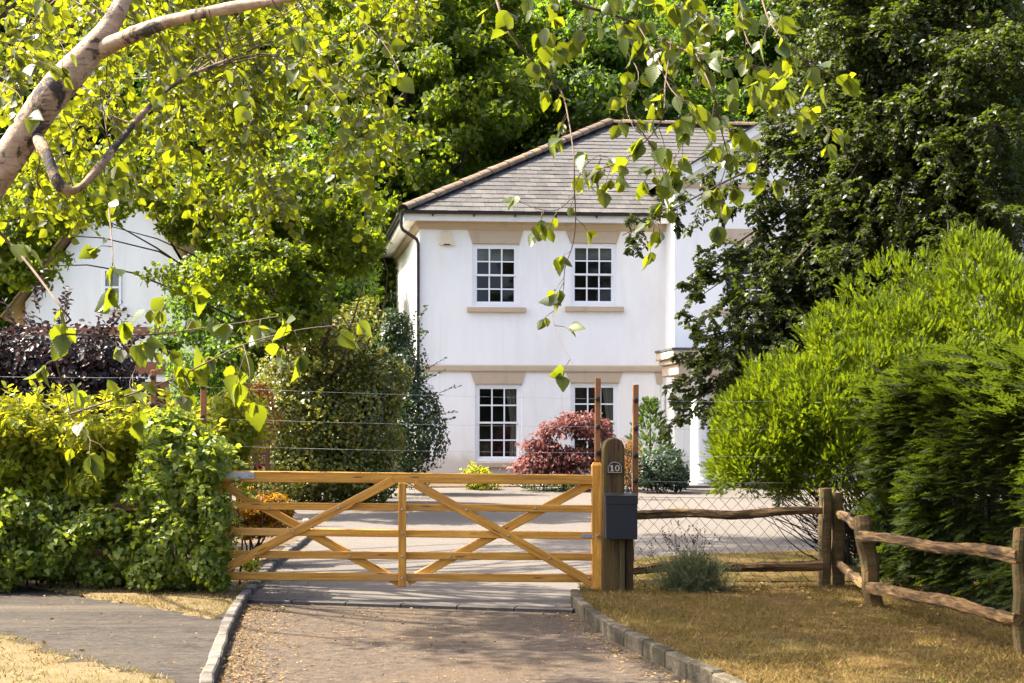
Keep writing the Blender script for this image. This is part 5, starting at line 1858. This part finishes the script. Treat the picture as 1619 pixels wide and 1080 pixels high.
sets, tw = [], []
for i, c in enumerate(L1):
    edge = tips[i][0] < 1130
    b1 = on_curve(c, 22 if edge else 30, .75 if edge else .95, .9, .35, .25, smin=.3, taper=.5)
    b2 = sub(*b1, 6, .12, .50, .8, flat=.3, droop=.25)
    sets.append(on_branch_leaves(b1, 16, .085, .058, OVAL if edge else KITE, hang=.35))
    sets.append(on_branch_leaves(b2, 10, .085, .058, OVAL if edge else KITE, hang=.35))
    tw += [(b1, .006)] + ([(b2, .0035)] if edge else [])
for px, py, Y, rx, rz, n in ((1480, 150, 23.0, 1.7, 1.6, 60), (1380, 60, 23.4, 1.4, 1.0, 40), (1560, 300, 22.6, 1.3, 1.5, 50), (1400, 330, 23.0, 1.3, 1.2, 40), (1600, 60, 22.5, 1.3, 1.2, 40), (1320, 450, 22.8, .9, .8, 24), (1330, 160, 23.6, .9, .9, 24), (1450, -60, 23, 2.2, .9, 50)):
    fs_, _ = crown_clumps(n, 95, at(px, py, Y), (rx, rx, rz), .5, .085, .058, KITE, int(px + py), shell=.2, flat=.28)
    sets.append(fs_)
leaf_obj('crown', LM['beech'], beech, sets)
twig_obj('twigs', M['dark_twig'], beech, tw)

# ------------------------------------------------------------------ left hedge, ivy, purple shrub, flower bed
pl = at(105, 0, 20)
pur = thing('purple_shrub', (pl.x, 20, .08), 'dark purple-leaved shrub on the left in front of the gabled house', 'shrub')
PZ = lambda py: at(0, py, 20).z
sets = []
for px, py, r, n, sd in ((60, 590, .75, 1900, 61), (140, 610, .72, 1800, 62), (200, 640, .5, 1000, 63), (20, 560, .6, 1200, 64), (150, 560, .5, 900, 65), (95, 660, .9, 1800, 66), (-40, 620, .8, 1500, 67)):
    sets.append(blob_leaves(n, at(px, py, 20), (r, r * .8, r * .8), sd, .085, .058, OVAL, depth=.22, amp=.3, freq=4))
bp, bd = blob_points(40, at(90, 580, 20), (1.0, .8, .8), 68, .15, .25, zmin=-.1)
br = (bp, unit(bd + np.array([0, 0, .5])), rng.uniform(.25, .55, len(bp)), np.full(len(bp), .1))
sets.append(on_branch_leaves(br, 12, .085, .058, OVAL, hang=.1))
leaf_obj('foliage', LM['purple'], pur, sets)
twig_obj('shoots', M['dark_twig'], pur, [(br, .006)])
g = Geo()
for k in range(9):
    e = at(20 + k * 25, 600, 20)
    g.tube([(pl.x + .2 * math.cos(k), 20 + .2 * math.sin(k), 0), ((pl.x + e.x) / 2, 20, .8), (e.x, 20 + .2 * math.sin(k), e.z)], [.03, .022, .008], 6)
g.build('stems', M['dark_twig'], pur)

ivy = thing('ivy_clump', (at(285, 0, 14.9).x, 14.9, .05), 'bushy ivy mound smothering the left gate post', 'ivy')
IP = lambda px, py, Y=14.75: at(px, py, Y)
sets = [blob_leaves(3400, IP(288, 760), (.45, .42, .62), 71, .062, .062, IVY, depth=.12, amp=.16, freq=5, upness=.4),
        blob_leaves(3000, IP(292, 860), (.46, .40, .46), 72, .060, .060, IVY, depth=.12, amp=.18, freq=5, upness=.3),
        blob_leaves(1500, IP(270, 690), (.32, .35, .24), 73, .062, .062, IVY, depth=.18, amp=.25, freq=5, upness=.5),
        blob_leaves(900, IP(340, 890, 14.7), (.17, .2, .27), 74, .055, .055, IVY, depth=.2, amp=.25, freq=5),
        blob_leaves(800, IP(328, 735, 14.36), (.15, .13, .24), 177, .058, .058, IVY, depth=.25, amp=.35, freq=5),
        blob_leaves(900, IP(342, 815, 14.32), (.15, .13, .27), 178, .058, .058, IVY, depth=.25, amp=.35, freq=5),
        blob_leaves(800, IP(332, 892, 14.32), (.17, .13, .22), 77, .058, .058, IVY, depth=.2, amp=.25, freq=5),
        blob_leaves(900, IP(245, 900, 14.6), (.26, .22, .2), 75, .055, .055, IVY, depth=.2, amp=.25, freq=5)]
bq, bdq = blob_points(190, IP(292, 790, 14.6), (.46, .42, .72), 79, .08, .2, zmin=-.5)
brq = (bq, unit(bdq + rng.normal(size=bdq.shape) * .5 + np.array([0, 0, .25])), rng.uniform(.08, .24, len(bq)), np.full(len(bq), .4))
sets.append(on_branch_leaves(brq, 7, .055, .055, IVY, hang=.3))
leaf_obj('foliage', LM['ivy'], ivy, sets)
bp, bd = blob_points(110, IP(288, 800), (.40, .38, .68), 76, .1, .15, zmin=-.9)
br = (bp, unit(bd * .5 + rng.normal(size=bd.shape) * .5 + np.array([0, 0, -.2])), rng.uniform(.1, .35, len(bp)), np.full(len(bp), .3))
twig_obj('stems', M['twig'], ivy, [(br, .004)])
Geo().box((at(318, 0, 14.7).x, 14.62, -.1), (at(345, 0, 14.7).x, 14.8, 1.30)).build('hidden_post', M['post_wood'], ivy, bevel=.01)

hedge = thing('mixed_hedge', (-3.2, 15.4, .05), 'yellow-green leafy hedge left of the ivy mound', 'hedge')
sets = []
hp_ = [(60, 740, .62, .36), (150, 745, .55, .34), (200, 720, .40, .30), (20, 700, .5, .34), (110, 700, .5, .26), (-60, 720, .8, .45), (170, 690, .35, .2), (-200, 730, .9, .5)]
for i, (px, py, r, rz) in enumerate(hp_):
    sets.append(blob_leaves(2000 if r > .45 else 1300, at(px, py, 15.4), (r, r * .8, rz), 80 + i, .095, .048, LANCE, depth=.2, amp=.28, freq=4, upness=.5))
for i in range(26):
    px, py = rng.uniform(-60, 235), rng.uniform(665, 790)
    r = rng.uniform(.10, .24)
    sets.append(blob_leaves(240, at(px, py, 15.0 + rng.uniform(-.15, .3)), (r, r, r * .9), 300 + i, .09, .045, LANCE, depth=.3, amp=.35, freq=4, upness=.5))
bp, bd = blob_points(240, at(90, 715, 15.35), (1.2, .55, .42), 91, .12, .3, zmin=-.15)
br = (bp, unit(bd * .5 + np.array([0, -.1, .9]) + rng.normal(size=bd.shape) * .3), rng.uniform(.15, .38, len(bp)), np.full(len(bp), .15))
sets.append(on_branch_leaves(br, 11, .09, .045, LANCE, hang=.1))
leaf_obj('upper_foliage', LM['shrub_yellow'], hedge, sets)
twig_obj('shoots', M['twig'], hedge, [(br, .004)])
sets = []
for i, (px, py, r, rz) in enumerate(((40, 830, .6, .42), (120, 840, .55, .42), (195, 840, .42, .42), (-40, 830, .6, .42), (80, 880, .6, .25), (170, 885, .5, .22), (0, 885, .6, .25), (-150, 840, .9, .5), (225, 880, .3, .25))):
    sets.append(blob_leaves(2300 if r > .45 else 1500, at(px, py, 15.1), (r, r * .7, rz), 100 + i, .070, .062, IVY, depth=.15, amp=.22, freq=5, upness=.3))
for i in range(30):
    px, py = rng.uniform(-60, 235), rng.uniform(790, 905)
    r = rng.uniform(.09, .20)
    sets.append(blob_leaves(170, at(px, py, 14.72 + rng.uniform(-.1, .2)), (r, r, r * .9), 340 + i, .065, .058, IVY, depth=.3, amp=.35, freq=4, upness=.4))
leaf_obj('lower_foliage', LM['ivy'], hedge, sets)
g = Geo()
for k in range(40):
    x = -4.6 + k * .075
    g.tube([(x, 15.2 + .15 * math.sin(k * 2.3), -.03), (x + .05 * math.sin(k), 15.2, .5), (x + .1 * math.sin(k * 1.7), 15.3, 1.0)], [.012, .009, .004], 5)
g.build('stems', M['dark_twig'], hedge)
hr = thing('hidden_rails', at(180, 873, 14.5), 'orange-brown split rails half buried in the left hedge', 'fence')
rough_beam('upper_rail', at(135, 806, 14.86), at(238, 803, 14.80), .07, .085, M['rail_wood'], hr, 61, bow=.02)
rough_beam('lower_rail', at(140, 872, 14.80), at(238, 876, 14.72), .07, .095, M['rail_wood'], hr, 64, bow=.02)

low_shrub('bed_shrub', 'shrub_yellow', 'loose yellow-green shrub with pointed leaves rising right of the ivy mound', [(350, 690, .40, .34, 1400), (378, 655, .3, .28, 800), (310, 690, .36, .22, 900), (250, 695, .3, .16, 500), (345, 740, .4, .3, 1000)], .10, .038, 16.4, shoots=40)
low_shrub('rust_shrub', 'rust', 'rust-red shrub beyond the dark field gate', [(402, 655, .42, .55, 1200), (385, 700, .5, .5, 900), (408, 625, .3, .3, 500)], .06, .035, 25.5)
low_shrub('orange_ground_cover', 'orange', 'low orange and yellow ground cover in the bed behind the gate', [(395, 805, .34, .17, 1500), (425, 800, .3, .18, 1200), (385, 835, .3, .12, 1100), (415, 832, .28, .10, 900), (440, 812, .18, .14, 500)], .055, .03, 17.8, shoots=30)
low_shrub('yellow_tuft', 'shrub_yellow', 'small yellow-green tuft at the kerb behind the gate', [(395, 893, .11, .06, 220)], .05, .02, 16.0)
fl = 0
for px, py, Y, lab in ((362, 732, 16.6, 'small red flower above the top rail near the ivy'), (411, 739, 16.8, 'small red flower beside the dark field gate')):
    c = at(px, py, Y)
    t = thing('red_flower', c, lab, 'flower', 'red flowers in the bed')
    p = np.repeat(np.array([c]), 14, 0)
    leaf_obj('petals', LM['red'], t, [(p, rdir(14) + np.array([0, -.3, .3]), rdir(14), .035, .03, OVAL)])
    tube_obj('stem', [(c.x, Y, c.z), (c.x + .03, Y + .02, c.z - .4), (c.x + .02, Y, .1)], [.004, .004, .005], M['twig'], t, 5)

# lavender bush by the chain-link
ly = 14.35
lc = at(1095, 0, ly)
lav = thing('lavender_bush', (lc.x, ly, .1), 'wispy grey-green lavender bush in front of the chain-link', 'shrub')
n = 1100
a = rng.uniform(0, 2 * math.pi, n)
el = np.abs(rng.normal(0, .62, n))
d = np.stack([np.sin(el) * np.cos(a), np.sin(el) * np.sin(a) * .7, np.cos(el)], 1)
br = (np.array([lc.x, ly, .08]) + rng.normal(size=(n, 3)) * np.array([.10, .07, .01]), d, rng.uniform(.18, .54, n), np.full(n, .25))
leaf_obj('foliage', LM['lavender'], lav, [on_branch_leaves(br, 16, .042, .0055, LANCE, smin=.15, hang=-.2, spread=.55)])
twig_obj('stalks', LM['lavender'], lav, [(br, .0022)])
n = 60
a = rng.uniform(0, 2 * math.pi, n)
el = np.abs(rng.normal(0, .55, n))
d = np.stack([np.sin(el) * np.cos(a) - .25, np.sin(el) * np.sin(a) * .6, np.cos(el)], 1)
br = (np.array([lc.x, ly, .10]) + rng.normal(size=(n, 3)) * np.array([.08, .06, .01]), unit(d), rng.uniform(.5, .8, n), np.full(n, .15))
twig_obj('flower_stalks', M['twig'], lav, [(br, .0018)])
tipp = br[0] + br[1] * br[2][:, None]
tipp[:, 2] -= br[3] * br[2]
tp = np.repeat(tipp, 9, 0) + np.repeat(br[1], 9, 0) * rng.uniform(-.07, .01, (n * 9, 1))
leaf_obj('flower_heads', LM['purple'], lav, kind='stuff', sets= [(tp, rdir(n * 9) + np.array([0, 0, .8]), rdir(n * 9), .016, .010, OVAL)])

# ------------------------------------------------------------------ grass and fallen leaves
def grass(name, poly, n, zf, mat, label, h=.03, w=.008, keep=None):
    A = np.array(poly)
    lo, hi = A.min(0), A.max(0)
    Q = rng.uniform(lo, hi, (n * 4, 2))
    Q = Q[inside(Q, A)]
    # only what the camera could see or nearly see
    px = CX + F * Q[:, 0] / np.maximum(Q[:, 1], .1)
    py = CY + F * H / np.maximum(Q[:, 1], .1)
    Q = Q[(px > -250) & (px < 1900) & (py < 1250) & (Q[:, 1] > 1)]
    if keep is not None: Q = Q[keep(Q)]
    Q = Q[:n]
    m = len(Q)
    z = np.array([zf(x, y) for x, y in Q]) - .008
    p = np.stack([Q[:, 0], Q[:, 1], z], 1)
    ax = rng.normal(size=(m, 3)) * .65
    ax[:, 2] = rng.uniform(.35, 1.1, m)
    nr = rng.normal(size=(m, 3)) * np.array([1, 1, .2])
    o = leaf_obj(name, LM[mat], None, [(p, ax, nr, h * rng.uniform(.5, 1.5, m), w * rng.uniform(.7, 1.3, m), BLADE)])
    tag(o, label, 'grass', kind='stuff')
    return o


def patch(Q, f=1.3, ph=0.0):
    return np.sin(Q[:, 0] * f * 2.1 + 1.3 + ph) * np.sin(Q[:, 1] * f * 1.4 + ph * 2) + .5 * np.sin(Q[:, 0] * f * 5 + Q[:, 1] * f * 3.3) + rng.normal(0, .35, len(Q))


grass('dry_grass', verge_far, 26000, z_off(.055), 'dry_grass', 'parched straw-coloured grass between the hedge and the footpath', .035)
grass('dry_grass', verge_near, 40000, z_off(.05), 'dry_grass', 'parched straw-coloured grass in the lower left corner', .035, keep=lambda Q: patch(Q) > -.9)
grass('green_grass', verge_near, 9000, z_off(.05), 'green_grass', 'green grass tufts in the lower left corner', .035, keep=lambda Q: patch(Q, 1.3) < -.1)
grass('patchy_grass', verge_right, 95000, z_off(.095), 'mixed_grass', 'patchy dry and green grass on the right verge', .045, keep=lambda Q: patch(Q, .8, 1) > -1.0)
grass('green_grass', verge_right, 6000, z_off(.095), 'green_grass', 'short green grass tufts on the right verge', .05, keep=lambda Q: patch(Q, 1.1, 2) > .5)
grass('lawn_grass', lawn, 16000, z_off(.11), 'green_grass', 'green lawn grass behind the chain-link', .035)


def litter(name, label, pts, L=.045, W_=.03, z=None):
    Q = np.array(pts)
    m = len(Q)
    p = np.stack([Q[:, 0], Q[:, 1], Q[:, 2] + rng.uniform(.004, .014, m)], 1)
    ax = rng.normal(size=(m, 3)) * np.array([1, 1, .12])
    nr = rng.normal(size=(m, 3)) * .45 + np.array([0, 0, 1])
    sc = rng.uniform(.3, 1.35, m) * rng.uniform(.7, 1.15, m)
    o = leaf_obj(name, LM['litter'], None, [(p, ax, nr, L * sc, W_ * sc, OVAL)])
    tag(o, label, 'leaves', kind='stuff')


pts = []
kl = curve(KL[1:], 300)
for k in range(2600):
    q = kl[rng.integers(0, 300)]
    off = abs(rng.normal(0, .22)) + .06
    pts.append((q[0] + off, q[1] + rng.normal(0, .1), 0))
kr = curve(KR[1:], 300)
for k in range(900):
    q = kr[rng.integers(0, 300)]
    off = abs(rng.normal(0, .14)) + .07
    pts.append((q[0] - off, q[1] + rng.normal(0, .08) - .05, 0))
for k in range(450):
    y = rng.uniform(8.5, 13.7)
    pts.append((rng.uniform(-1.3, 2.2) * .9, y, 0))
for k in range(500):
    q = gnd(*rng.normal((590, 985), (90, 22)))
    pts.append(tuple(q))
A_ = np.array(apron)
pts = [p for p in pts if inside(np.array([[p[0], p[1]]]), A_)[0]]
litter('fallen_leaves', 'dry fallen leaves scattered over the drive and along its kerbs', pts, .024, .013)
pts = []
for k in range(260):
    q = gnd(*rng.normal((1400, 975), (120, 30)))
    pts.append((q.x, q.y, .10))
for k in range(160):
    q = gnd(rng.uniform(1000, 1320), rng.normal(945, 6))
    pts.append((q.x, q.y, .10))
litter('verge_leaves', 'brown leaves lying on the shaded right verge', [p for p in pts if 8 < p[1] < 15], .045, .026)
pts = []
for k in range(120):
    q = gnd(rng.uniform(-20, 330), rng.uniform(930, 1080))
    pts.append((q.x, q.y, .06))
litter('path_leaves', 'pale fallen leaves on the left footpath and grass', pts, .035, .02)
pts = []
for k in range(700):
    q = gnd(*rng.normal((420, 915), (55, 24)))
    pts.append(tuple(q))
yd = np.array(yard)
pts = [p for p in pts if inside(np.array([[p[0], p[1]]]), yd)[0]]
litter('yard_leaves', 'dry leaves gathered inside the gate along the bed kerb', pts, .022, .012)

# ------------------------------------------------------------------ the birch in the foreground
BY = 6.0
birch = thing('birch_tree', (at(-790, 1310, BY).x, BY, 0), 'leaning white-barked birch at upper left, its leafy twigs hanging across the foreground', 'tree')
tp = curve([at(-790, 1330, 6.1), at(-400, 800, 6.1), at(-140, 462, 6.05), at(0, 268, 6.0), at(75, 158, 5.95), at(140, 85, 5.95), at(180, 30, 5.95), at(205, -40, 6.0), at(250, -260, 6.2), at(300, -620, 6.5), at(280, -1000, 6.9)], 46)


def knobbly(name, pts, radii, mat, parent, seed, n=14, amp=.10):
    """a limb whose girth wanders"""
    g = Geo().tube(pts, radii, n)
    r = np.random.default_rng(seed)
    v = np.array(g.v)
    c = np.repeat(np.array(pts), n, 0)
    d = v - c
    K = r.normal(size=(6, 3)) * 14
    ph = r.uniform(0, 6.28, 6)
    g.v = [tuple(p) for p in c + d * (1 + amp * np.sin(v @ K.T + ph).sum(1, keepdims=True) / 2.4)]
    return g.build(name, mat, parent, smooth=True)


knobbly('trunk', tp, list(np.interp(np.linspace(0, 1, 46), [0, .2, .38, .55, .62, 1], [.11, .085, .062, .049, .040, .016])), M['birch'], birch, 1, 18)
limb = curve([at(158, 78, 5.95), at(210, 55, 5.85), at(265, 34, 5.75), at(330, 19, 5.65), at(400, 6, 5.6), at(475, -8, 5.5), at(600, -45, 5.4), at(760, -80, 5.3), at(950, -110, 5.2), at(1150, -120, 5.1), at(1330, -90, 5.1)], 44)
knobbly('limb', limb, list(np.interp(np.linspace(0, 1, 44), [0, .06, .35, .6, 1], [.036, .029, .022, .014, .005])), M['birch'], birch, 2, 14)
crook = curve([at(50, 205, 6.0), at(72, 238, 5.85), at(86, 280, 5.8), at(100, 297, 5.8), at(122, 300, 5.8), at(150, 272, 5.85), at(186, 228, 5.95), at(235, 170, 6.1), at(290, 125, 6.3), at(360, 95, 6.5)], 34)
knobbly('limb', crook, list(np.interp(np.linspace(0, 1, 34), [0, .3, .5, 1], [.022, .021, .015, .005])), M['birch_old'], birch, 3, 14, .26)

# hanging branchlets: (pixel line, distance, leaves, thickness)
HANG = [
    ([(770, -60), (785, 0), (803, 45), (842, 95), (885, 140), (899, 190), (907, 250), (908, 312)], 5.2, 26, .0048),
    ([(908, 300), (910, 345), (906, 385), (893, 425), (890, 462), (874, 500), (888, 540), (905, 575)], 5.2, 22, .0022),
    ([(908, 310), (880, 332), (850, 330), (808, 314)], 5.2, 8, .0018),
    ([(906, 300), (925, 262), (950, 245), (945, 262)], 5.2, 8, .0018),
    ([(880, -40), (910, 3), (960, 20), (1010, 40), (1070, 74), (1110, 86), (1180, 102), (1250, 150)], 5.1, 50, .0055),
    ([(1062, 62), (1052, 130), (1046, 190), (1005, 238), (975, 258), (948, 268)], 5.0, 22, .003),
    ([(1100, 84), (1128, 150), (1140, 205), (1150, 250), (1138, 300), (1142, 345)], 5.1, 24, .003),
    ([(1180, 102), (1225, 125), (1270, 160), (1300, 195), (1312, 215)], 5.0, 18, .0025),
    ([(1195, -40), (1215, 30), (1245, 70), (1275, 95), (1312, 118)], 4.7, 22, .003),
    ([(1150, -60), (1170, 0), (1180, 60), (1215, 110), (1235, 160)], 4.9, 24, .003),
    ([(1010, 42), (1040, 95), (1060, 140), (1090, 170), (1105, 200)], 5.0, 20, .0025),
    ([(965, 22), (985, 70), (1010, 120), (990, 165), (1005, 210)], 5.2, 18, .0025),
    ([(1000, 190), (1030, 230), (1058, 285), (1042, 330), (1030, 378)], 5.1, 16, .0022),
    ([(830, -60), (855, 0), (870, 30), (860, 55)], 5.3, 12, .002),
    ([(930, -60), (940, 0), (925, 30), (905, 60), (880, 90)], 5.2, 16, .002),
    ([(1050, -80), (1070, -10), (1100, 20), (1130, 45)], 5.0, 20, .0025),
    ([(990, -80), (1000, 0), (1045, 10), (1090, 5)], 5.1, 18, .002),
    ([(1130, 180), (1165, 215), (1195, 235), (1210, 260)], 5.1, 12, .002),
    ([(1085, 180), (1075, 235), (1050, 262), (1020, 270)], 5.1, 12, .002),
    # lower left
    ([(-60, 300), (0, 368), (45, 418), (92, 480), (112, 506)], 4.6, 4, .0060),
    ([(112, 505), (95, 520), (86, 545), (92, 585), (104, 620), (112, 662)], 4.6, 12, .0042),
    ([(100, 528), (180, 532), (250, 528), (310, 520), (380, 510), (440, 500)], 4.55, 26, .0030),
    ([(110, 655), (180, 632), (262, 604), (330, 572), (385, 545), (470, 522), (560, 512)], 4.5, 40, .0032),
    ([(172, 330), (178, 400), (177, 450), (182, 500)], 4.6, 16, .0026),
    ([(112, 662), (140, 690), (142, 712)], 4.5, 6, .0015),
    ([(385, 545), (395, 590), (388, 618)], 4.5, 8, .0015),
    ([(262, 604), (285, 590), (300, 612)], 4.5, 6, .0015),
    ([(180, 532), (215, 570), (205, 610), (230, 640)], 4.6, 10, .0018),
    ([(250, 528), (262, 480), (290, 470)], 4.6, 6, .0015),
    ([(150, 190), (190, 250), (215, 290), (205, 330)], 5.5, 16, .002),
    ([(100, 180), (130, 240), (165, 270), (150, 310)], 5.5, 14, .002),
    ([(240, 40), (270, 110), (262, 170), (285, 215)], 5.3, 18, .002),
    ([(330, 15), (350, 80), (390, 130), (400, 190)], 5.3, 18, .002),
    ([(430, 0), (470, 60), (490, 110), (530, 150), (545, 200)], 5.3, 20, .002),
    ([(520, -30), (560, 20), (600, 60), (630, 110), (640, 160)], 5.3, 20, .002),
    # small twigs over the trunk, top left
    ([(-40, 60), (20, 70), (60, 95), (95, 110)], 5.2, 18, .002),
    ([(-30, 0), (40, 20), (90, 60), (110, 100)], 5.2, 20, .0022),
    ([(0, 130), (30, 150), (40, 190)], 5.2, 10, .002),
    ([(60, -40), (75, 20), (60, 60), (50, 100)], 5.2, 14, .002),
]
leafs = []            # (pos, axis, normal, length)
g_tw = []
for line, Y, nl, th_ in HANG:
    c = curve([at(x, y, Y + .25 * math.sin(x * .013 + y * .02)) for x, y in line], max(10, len(line) * 4))
    Geo().tube(c, list(np.linspace(th_, th_ * .35, len(c))), 6).build('hanging_twig', M['twig'], birch, smooth=True)
    if line[0][0] > 750 and line[-1][1] < 400: nl = int(nl * 1.7)
    k = max(3, nl // 3)
    b = on_curve(c, k, .075, .9, .3, .5, smin=.12 if th_ < .005 else .3, taper=.2)
    g_tw.append((b, .0017))
    for j in range(len(b[0])):
        nn = 2 + int(rng.uniform(0, 2.9))
        for q in range(nn):
            s = rng.uniform(.55, 1.0)
            p = b[0][j] + b[1][j] * b[2][j] * s
            p[2] -= b[3][j] * b[2][j] * s * s
            a = b[1][j] * .45 + rng.normal(size=3) * .45
            a[2] -= .75
            n_ = rng.normal(size=3) * .9 + np.array([0, -.25, .3])
            leafs.append((p, a, n_, (.068 if Y < 4.65 else .062) * rng.uniform(.5, 1.2)))
twig_obj('leaf_stalks', M['twig'], birch, g_tw)


def birch_leaf(seed):
    """ovate, toothed, folded along the midrib, tip curling"""
    r = np.random.default_rng(seed)
    prof = [(0, 0), (.20, .05), (.36, .14), (.33, .17), (.46, .27), (.42, .31), (.47, .41), (.41, .46), (.40, .55), (.32, .61), (.29, .70), (.20, .76), (.13, .87), (0, 1.0)]
    v, f = [], []
    curl = r.uniform(.05, .22)
    fold = r.uniform(.15, .4)
    tw = r.uniform(-.15, .15)
    for s in (1, -1):
        k = len(v)
        for x, y in prof:
            v.append((s * x * .88, y, fold * x - curl * y * y + tw * s * x * y))
        for x, y in prof:
            v.append((0, y, -curl * y * y))
        m = len(prof)
        for i in range(m - 1):
            q = (k + i, k + i + 1, k + m + i + 1, k + m + i)
            f.append(q if s == 1 else q[::-1])
    me = bpy.data.meshes.new('birch_leaf')
    me.from_pydata(v, [], f)
    bm = bmesh.new(); bm.from_mesh(me); bmesh.ops.remove_doubles(bm, verts=bm.verts, dist=1e-5); bm.to_mesh(me); bm.free()
    for p in me.polygons: p.use_smooth = True
    return me


def leaf_mat_obj(name, cols, trans):
    """as leaf_mat, but the tint varies by object, with pale veins"""
    m = leaf_mat(name, cols, trans, .38, .42, .35)
    nt = m.node_tree
    oi = nt.nodes.new('ShaderNodeObjectInfo')
    rp = [n for n in nt.nodes if n.type == 'VALTORGB'][0]
    nt.links.new(oi.outputs['Random'], rp.inputs[0])
    b = nt.nodes['Principled BSDF']
    tc = nt.nodes.new('ShaderNodeTexCoord')
    sx = nt.nodes.new('ShaderNodeSeparateXYZ')
    nt.links.new(tc.outputs['Object'], sx.inputs[0])
    ab = nt.nodes.new('ShaderNodeMath'); ab.operation = 'ABSOLUTE'
    nt.links.new(sx.outputs[0], ab.inputs[0])
    m2 = nt.nodes.new('ShaderNodeMath'); m2.operation = 'MULTIPLY_ADD'
    nt.links.new(ab.outputs[0], m2.inputs[0]); m2.inputs[1].default_value = -.6
    nt.links.new(sx.outputs[1], m2.inputs[2])
    wv = nt.nodes.new('ShaderNodeMath'); wv.operation = 'MULTIPLY'
    nt.links.new(m2.outputs[0], wv.inputs[0]); wv.inputs[1].default_value = 52.0
    sn = nt.nodes.new('ShaderNodeMath'); sn.operation = 'SINE'
    nt.links.new(wv.outputs[0], sn.inputs[0])
    bump(nt, b, sn.outputs[0], .10, .02)
    return m


LM['birch_near'] = leaf_mat_obj('near_birch_leaf', [(.020, .038, .004), (.034, .058, .005), (.055, .078, .006), (.04, .064, .005)], (.28, .33, .008))
near = [birch_leaf(s) for s in range(7)]
for me in near: me.materials.append(LM['birch_near'])
leafs.sort(key=lambda t: -t[3] / t[0][1])
for i, (p, a, n_, L) in enumerate(leafs[:300]):
    y = Vector(a).normalized()
    n_ = Vector(n_)
    z = (n_ - y * n_.dot(y)).normalized()
    x = y.cross(z)
    o = bpy.data.objects.new('leaf', near[i % 7])
    COL.objects.link(o)
    Mw = Matrix(((x.x * L, y.x * L, z.x * L, p[0]), (x.y * L, y.y * L, z.y * L, p[1]), (x.z * L, y.z * L, z.z * L, p[2]), (0, 0, 0, 1)))
    attach(o, birch, Mw)
rest_l = leafs[300:]
sets = []
if rest_l:
    sets.append((np.array([t[0] for t in rest_l]), np.array([t[1] for t in rest_l]), np.array([t[2] for t in rest_l]), np.array([t[3] for t in rest_l]), np.array([t[3] * .85 for t in rest_l]), OVAL))

# the denser leaf mass behind the trunk, from the limb and the crooked branch
br_sets = []
src = np.concatenate([limb[4:26], crook[14:], tp[26:36]])
ends = []
while len(ends) < 54:
    px, py = rng.uniform(-30, 660), rng.uniform(-60, 335)
    lim = 285 if px < 320 else 335 - (px - 320) * .25
    if py < lim and not (px > 480 and py > 200 and rng.uniform() < .4): ends.append((px, py))
for px, py in ends:
    e = np.array(at(px, py, rng.uniform(6.2, 10.5)))
    d = np.linalg.norm((src - e) * np.array([1, .6, .6]) + np.array([.35, 0, 0]) , axis=1) + np.where(src[:, 2] < e[2] - .3, 1.0, 0)
    a = src[np.argmin(d + rng.uniform(0, .5, len(d)))]
    m = (a + e) / 2 + np.array([0, 0, .18])
    c = curve([a, m, e, e + np.array([rng.uniform(-.05, .15), 0, -.14])], 12)
    Ld = np.linalg.norm(e - a)
    b = on_curve(c, int(8 + 7 * Ld), .26, .8, .4, .35, smin=.25, taper=.3)
    st = c[:-1]
    br_sets.append(((st, unit(np.diff(c, axis=0)), np.linalg.norm(np.diff(c, axis=0), axis=1), np.zeros(len(st))), np.linspace(.0055, .0015, len(st))))
    br_sets.append((b, .0021))
    sets.append(on_branch_leaves(b, 9, .051, .040, OVAL, hang=.4, up=.25, spread=.9))
# the crown above the picture
up_br = []
for k in range(9):
    i = rng.integers(32, 46)
    a = tp[i]
    d = unit(rng.normal(size=3) * np.array([1, 1, .4]) + np.array([.25, .25, .25]))
    e = a + d * rng.uniform(.9, 2.2)
    e[2] = max(e[2], 1.55 + 690 * e[1] / F + .25)
    c = curve([a, (a + e) / 2 + np.array([0, 0, .2]), e], 9)
    b = on_curve(c, 16, .4, .8, .4, .4, smin=.2, taper=.3)
    st = c[:-1]
    br_sets.append(((st, unit(np.diff(c, axis=0)), np.linalg.norm(np.diff(c, axis=0), axis=1), np.zeros(len(st))), np.linspace(.012, .002, len(st))))
    sets.append(on_branch_leaves(b, 9, .060, .050, KITE, hang=.7, up=.45, spread=.7))
twig_obj('twigs', M['twig'], birch, br_sets)
leaf_obj('foliage', LM['birch'], birch, sets, kind='stuff')

# ------------------------------------------------------------------ tall oak left of the drive: its crown is mostly above the picture and shades the right verge
tx, tyy = -7.0, 17.2
shade = thing('tall_oak', (tx, tyy, 0), 'tall oak at the left edge, its dark leaves showing at the very top', 'tree')
s0, c0 = crown_clumps(200, 85, (-3.5, 13.8, 9.4), (2.7, 2.9, 1.7), .38, .13, .09, KITE, 401, shell=.2, flat=.5)
s1_, c1 = crown_clumps(120, 85, (-3.2, 21.8, 10.2), (2.6, 2.2, 1.3), .42, .13, .09, KITE, 402, shell=.3, flat=.5)
s2_, c2 = crown_clumps(14, 90, (at(-10, -10, 17).x, 17.0, at(0, 10, 17).z), (1.3, 1.2, .9), .4, .12, .085, KITE, 403, shell=.3, flat=.5)
s3_, c3 = crown_clumps(30, 80, (-5.5, 15.4, 9.4), (1.4, 1.7, 1.0), .34, .12, .085, KITE, 404, shell=.2, flat=.5)
leaf_obj('crown', LM['oak'], shade, [s0, s1_, s2_, s3_])
limb_geo([(tx, tyy, -.2), (tx + .1, tyy, 2.5), (tx + .3, tyy, 5.5), (tx + 1.0, tyy - .1, 10.0)], .24, list(c0[::9]) + list(c1[::5]) + list(c2[::6]), .06, 9).build('trunk', M['bark'], shade, smooth=True)
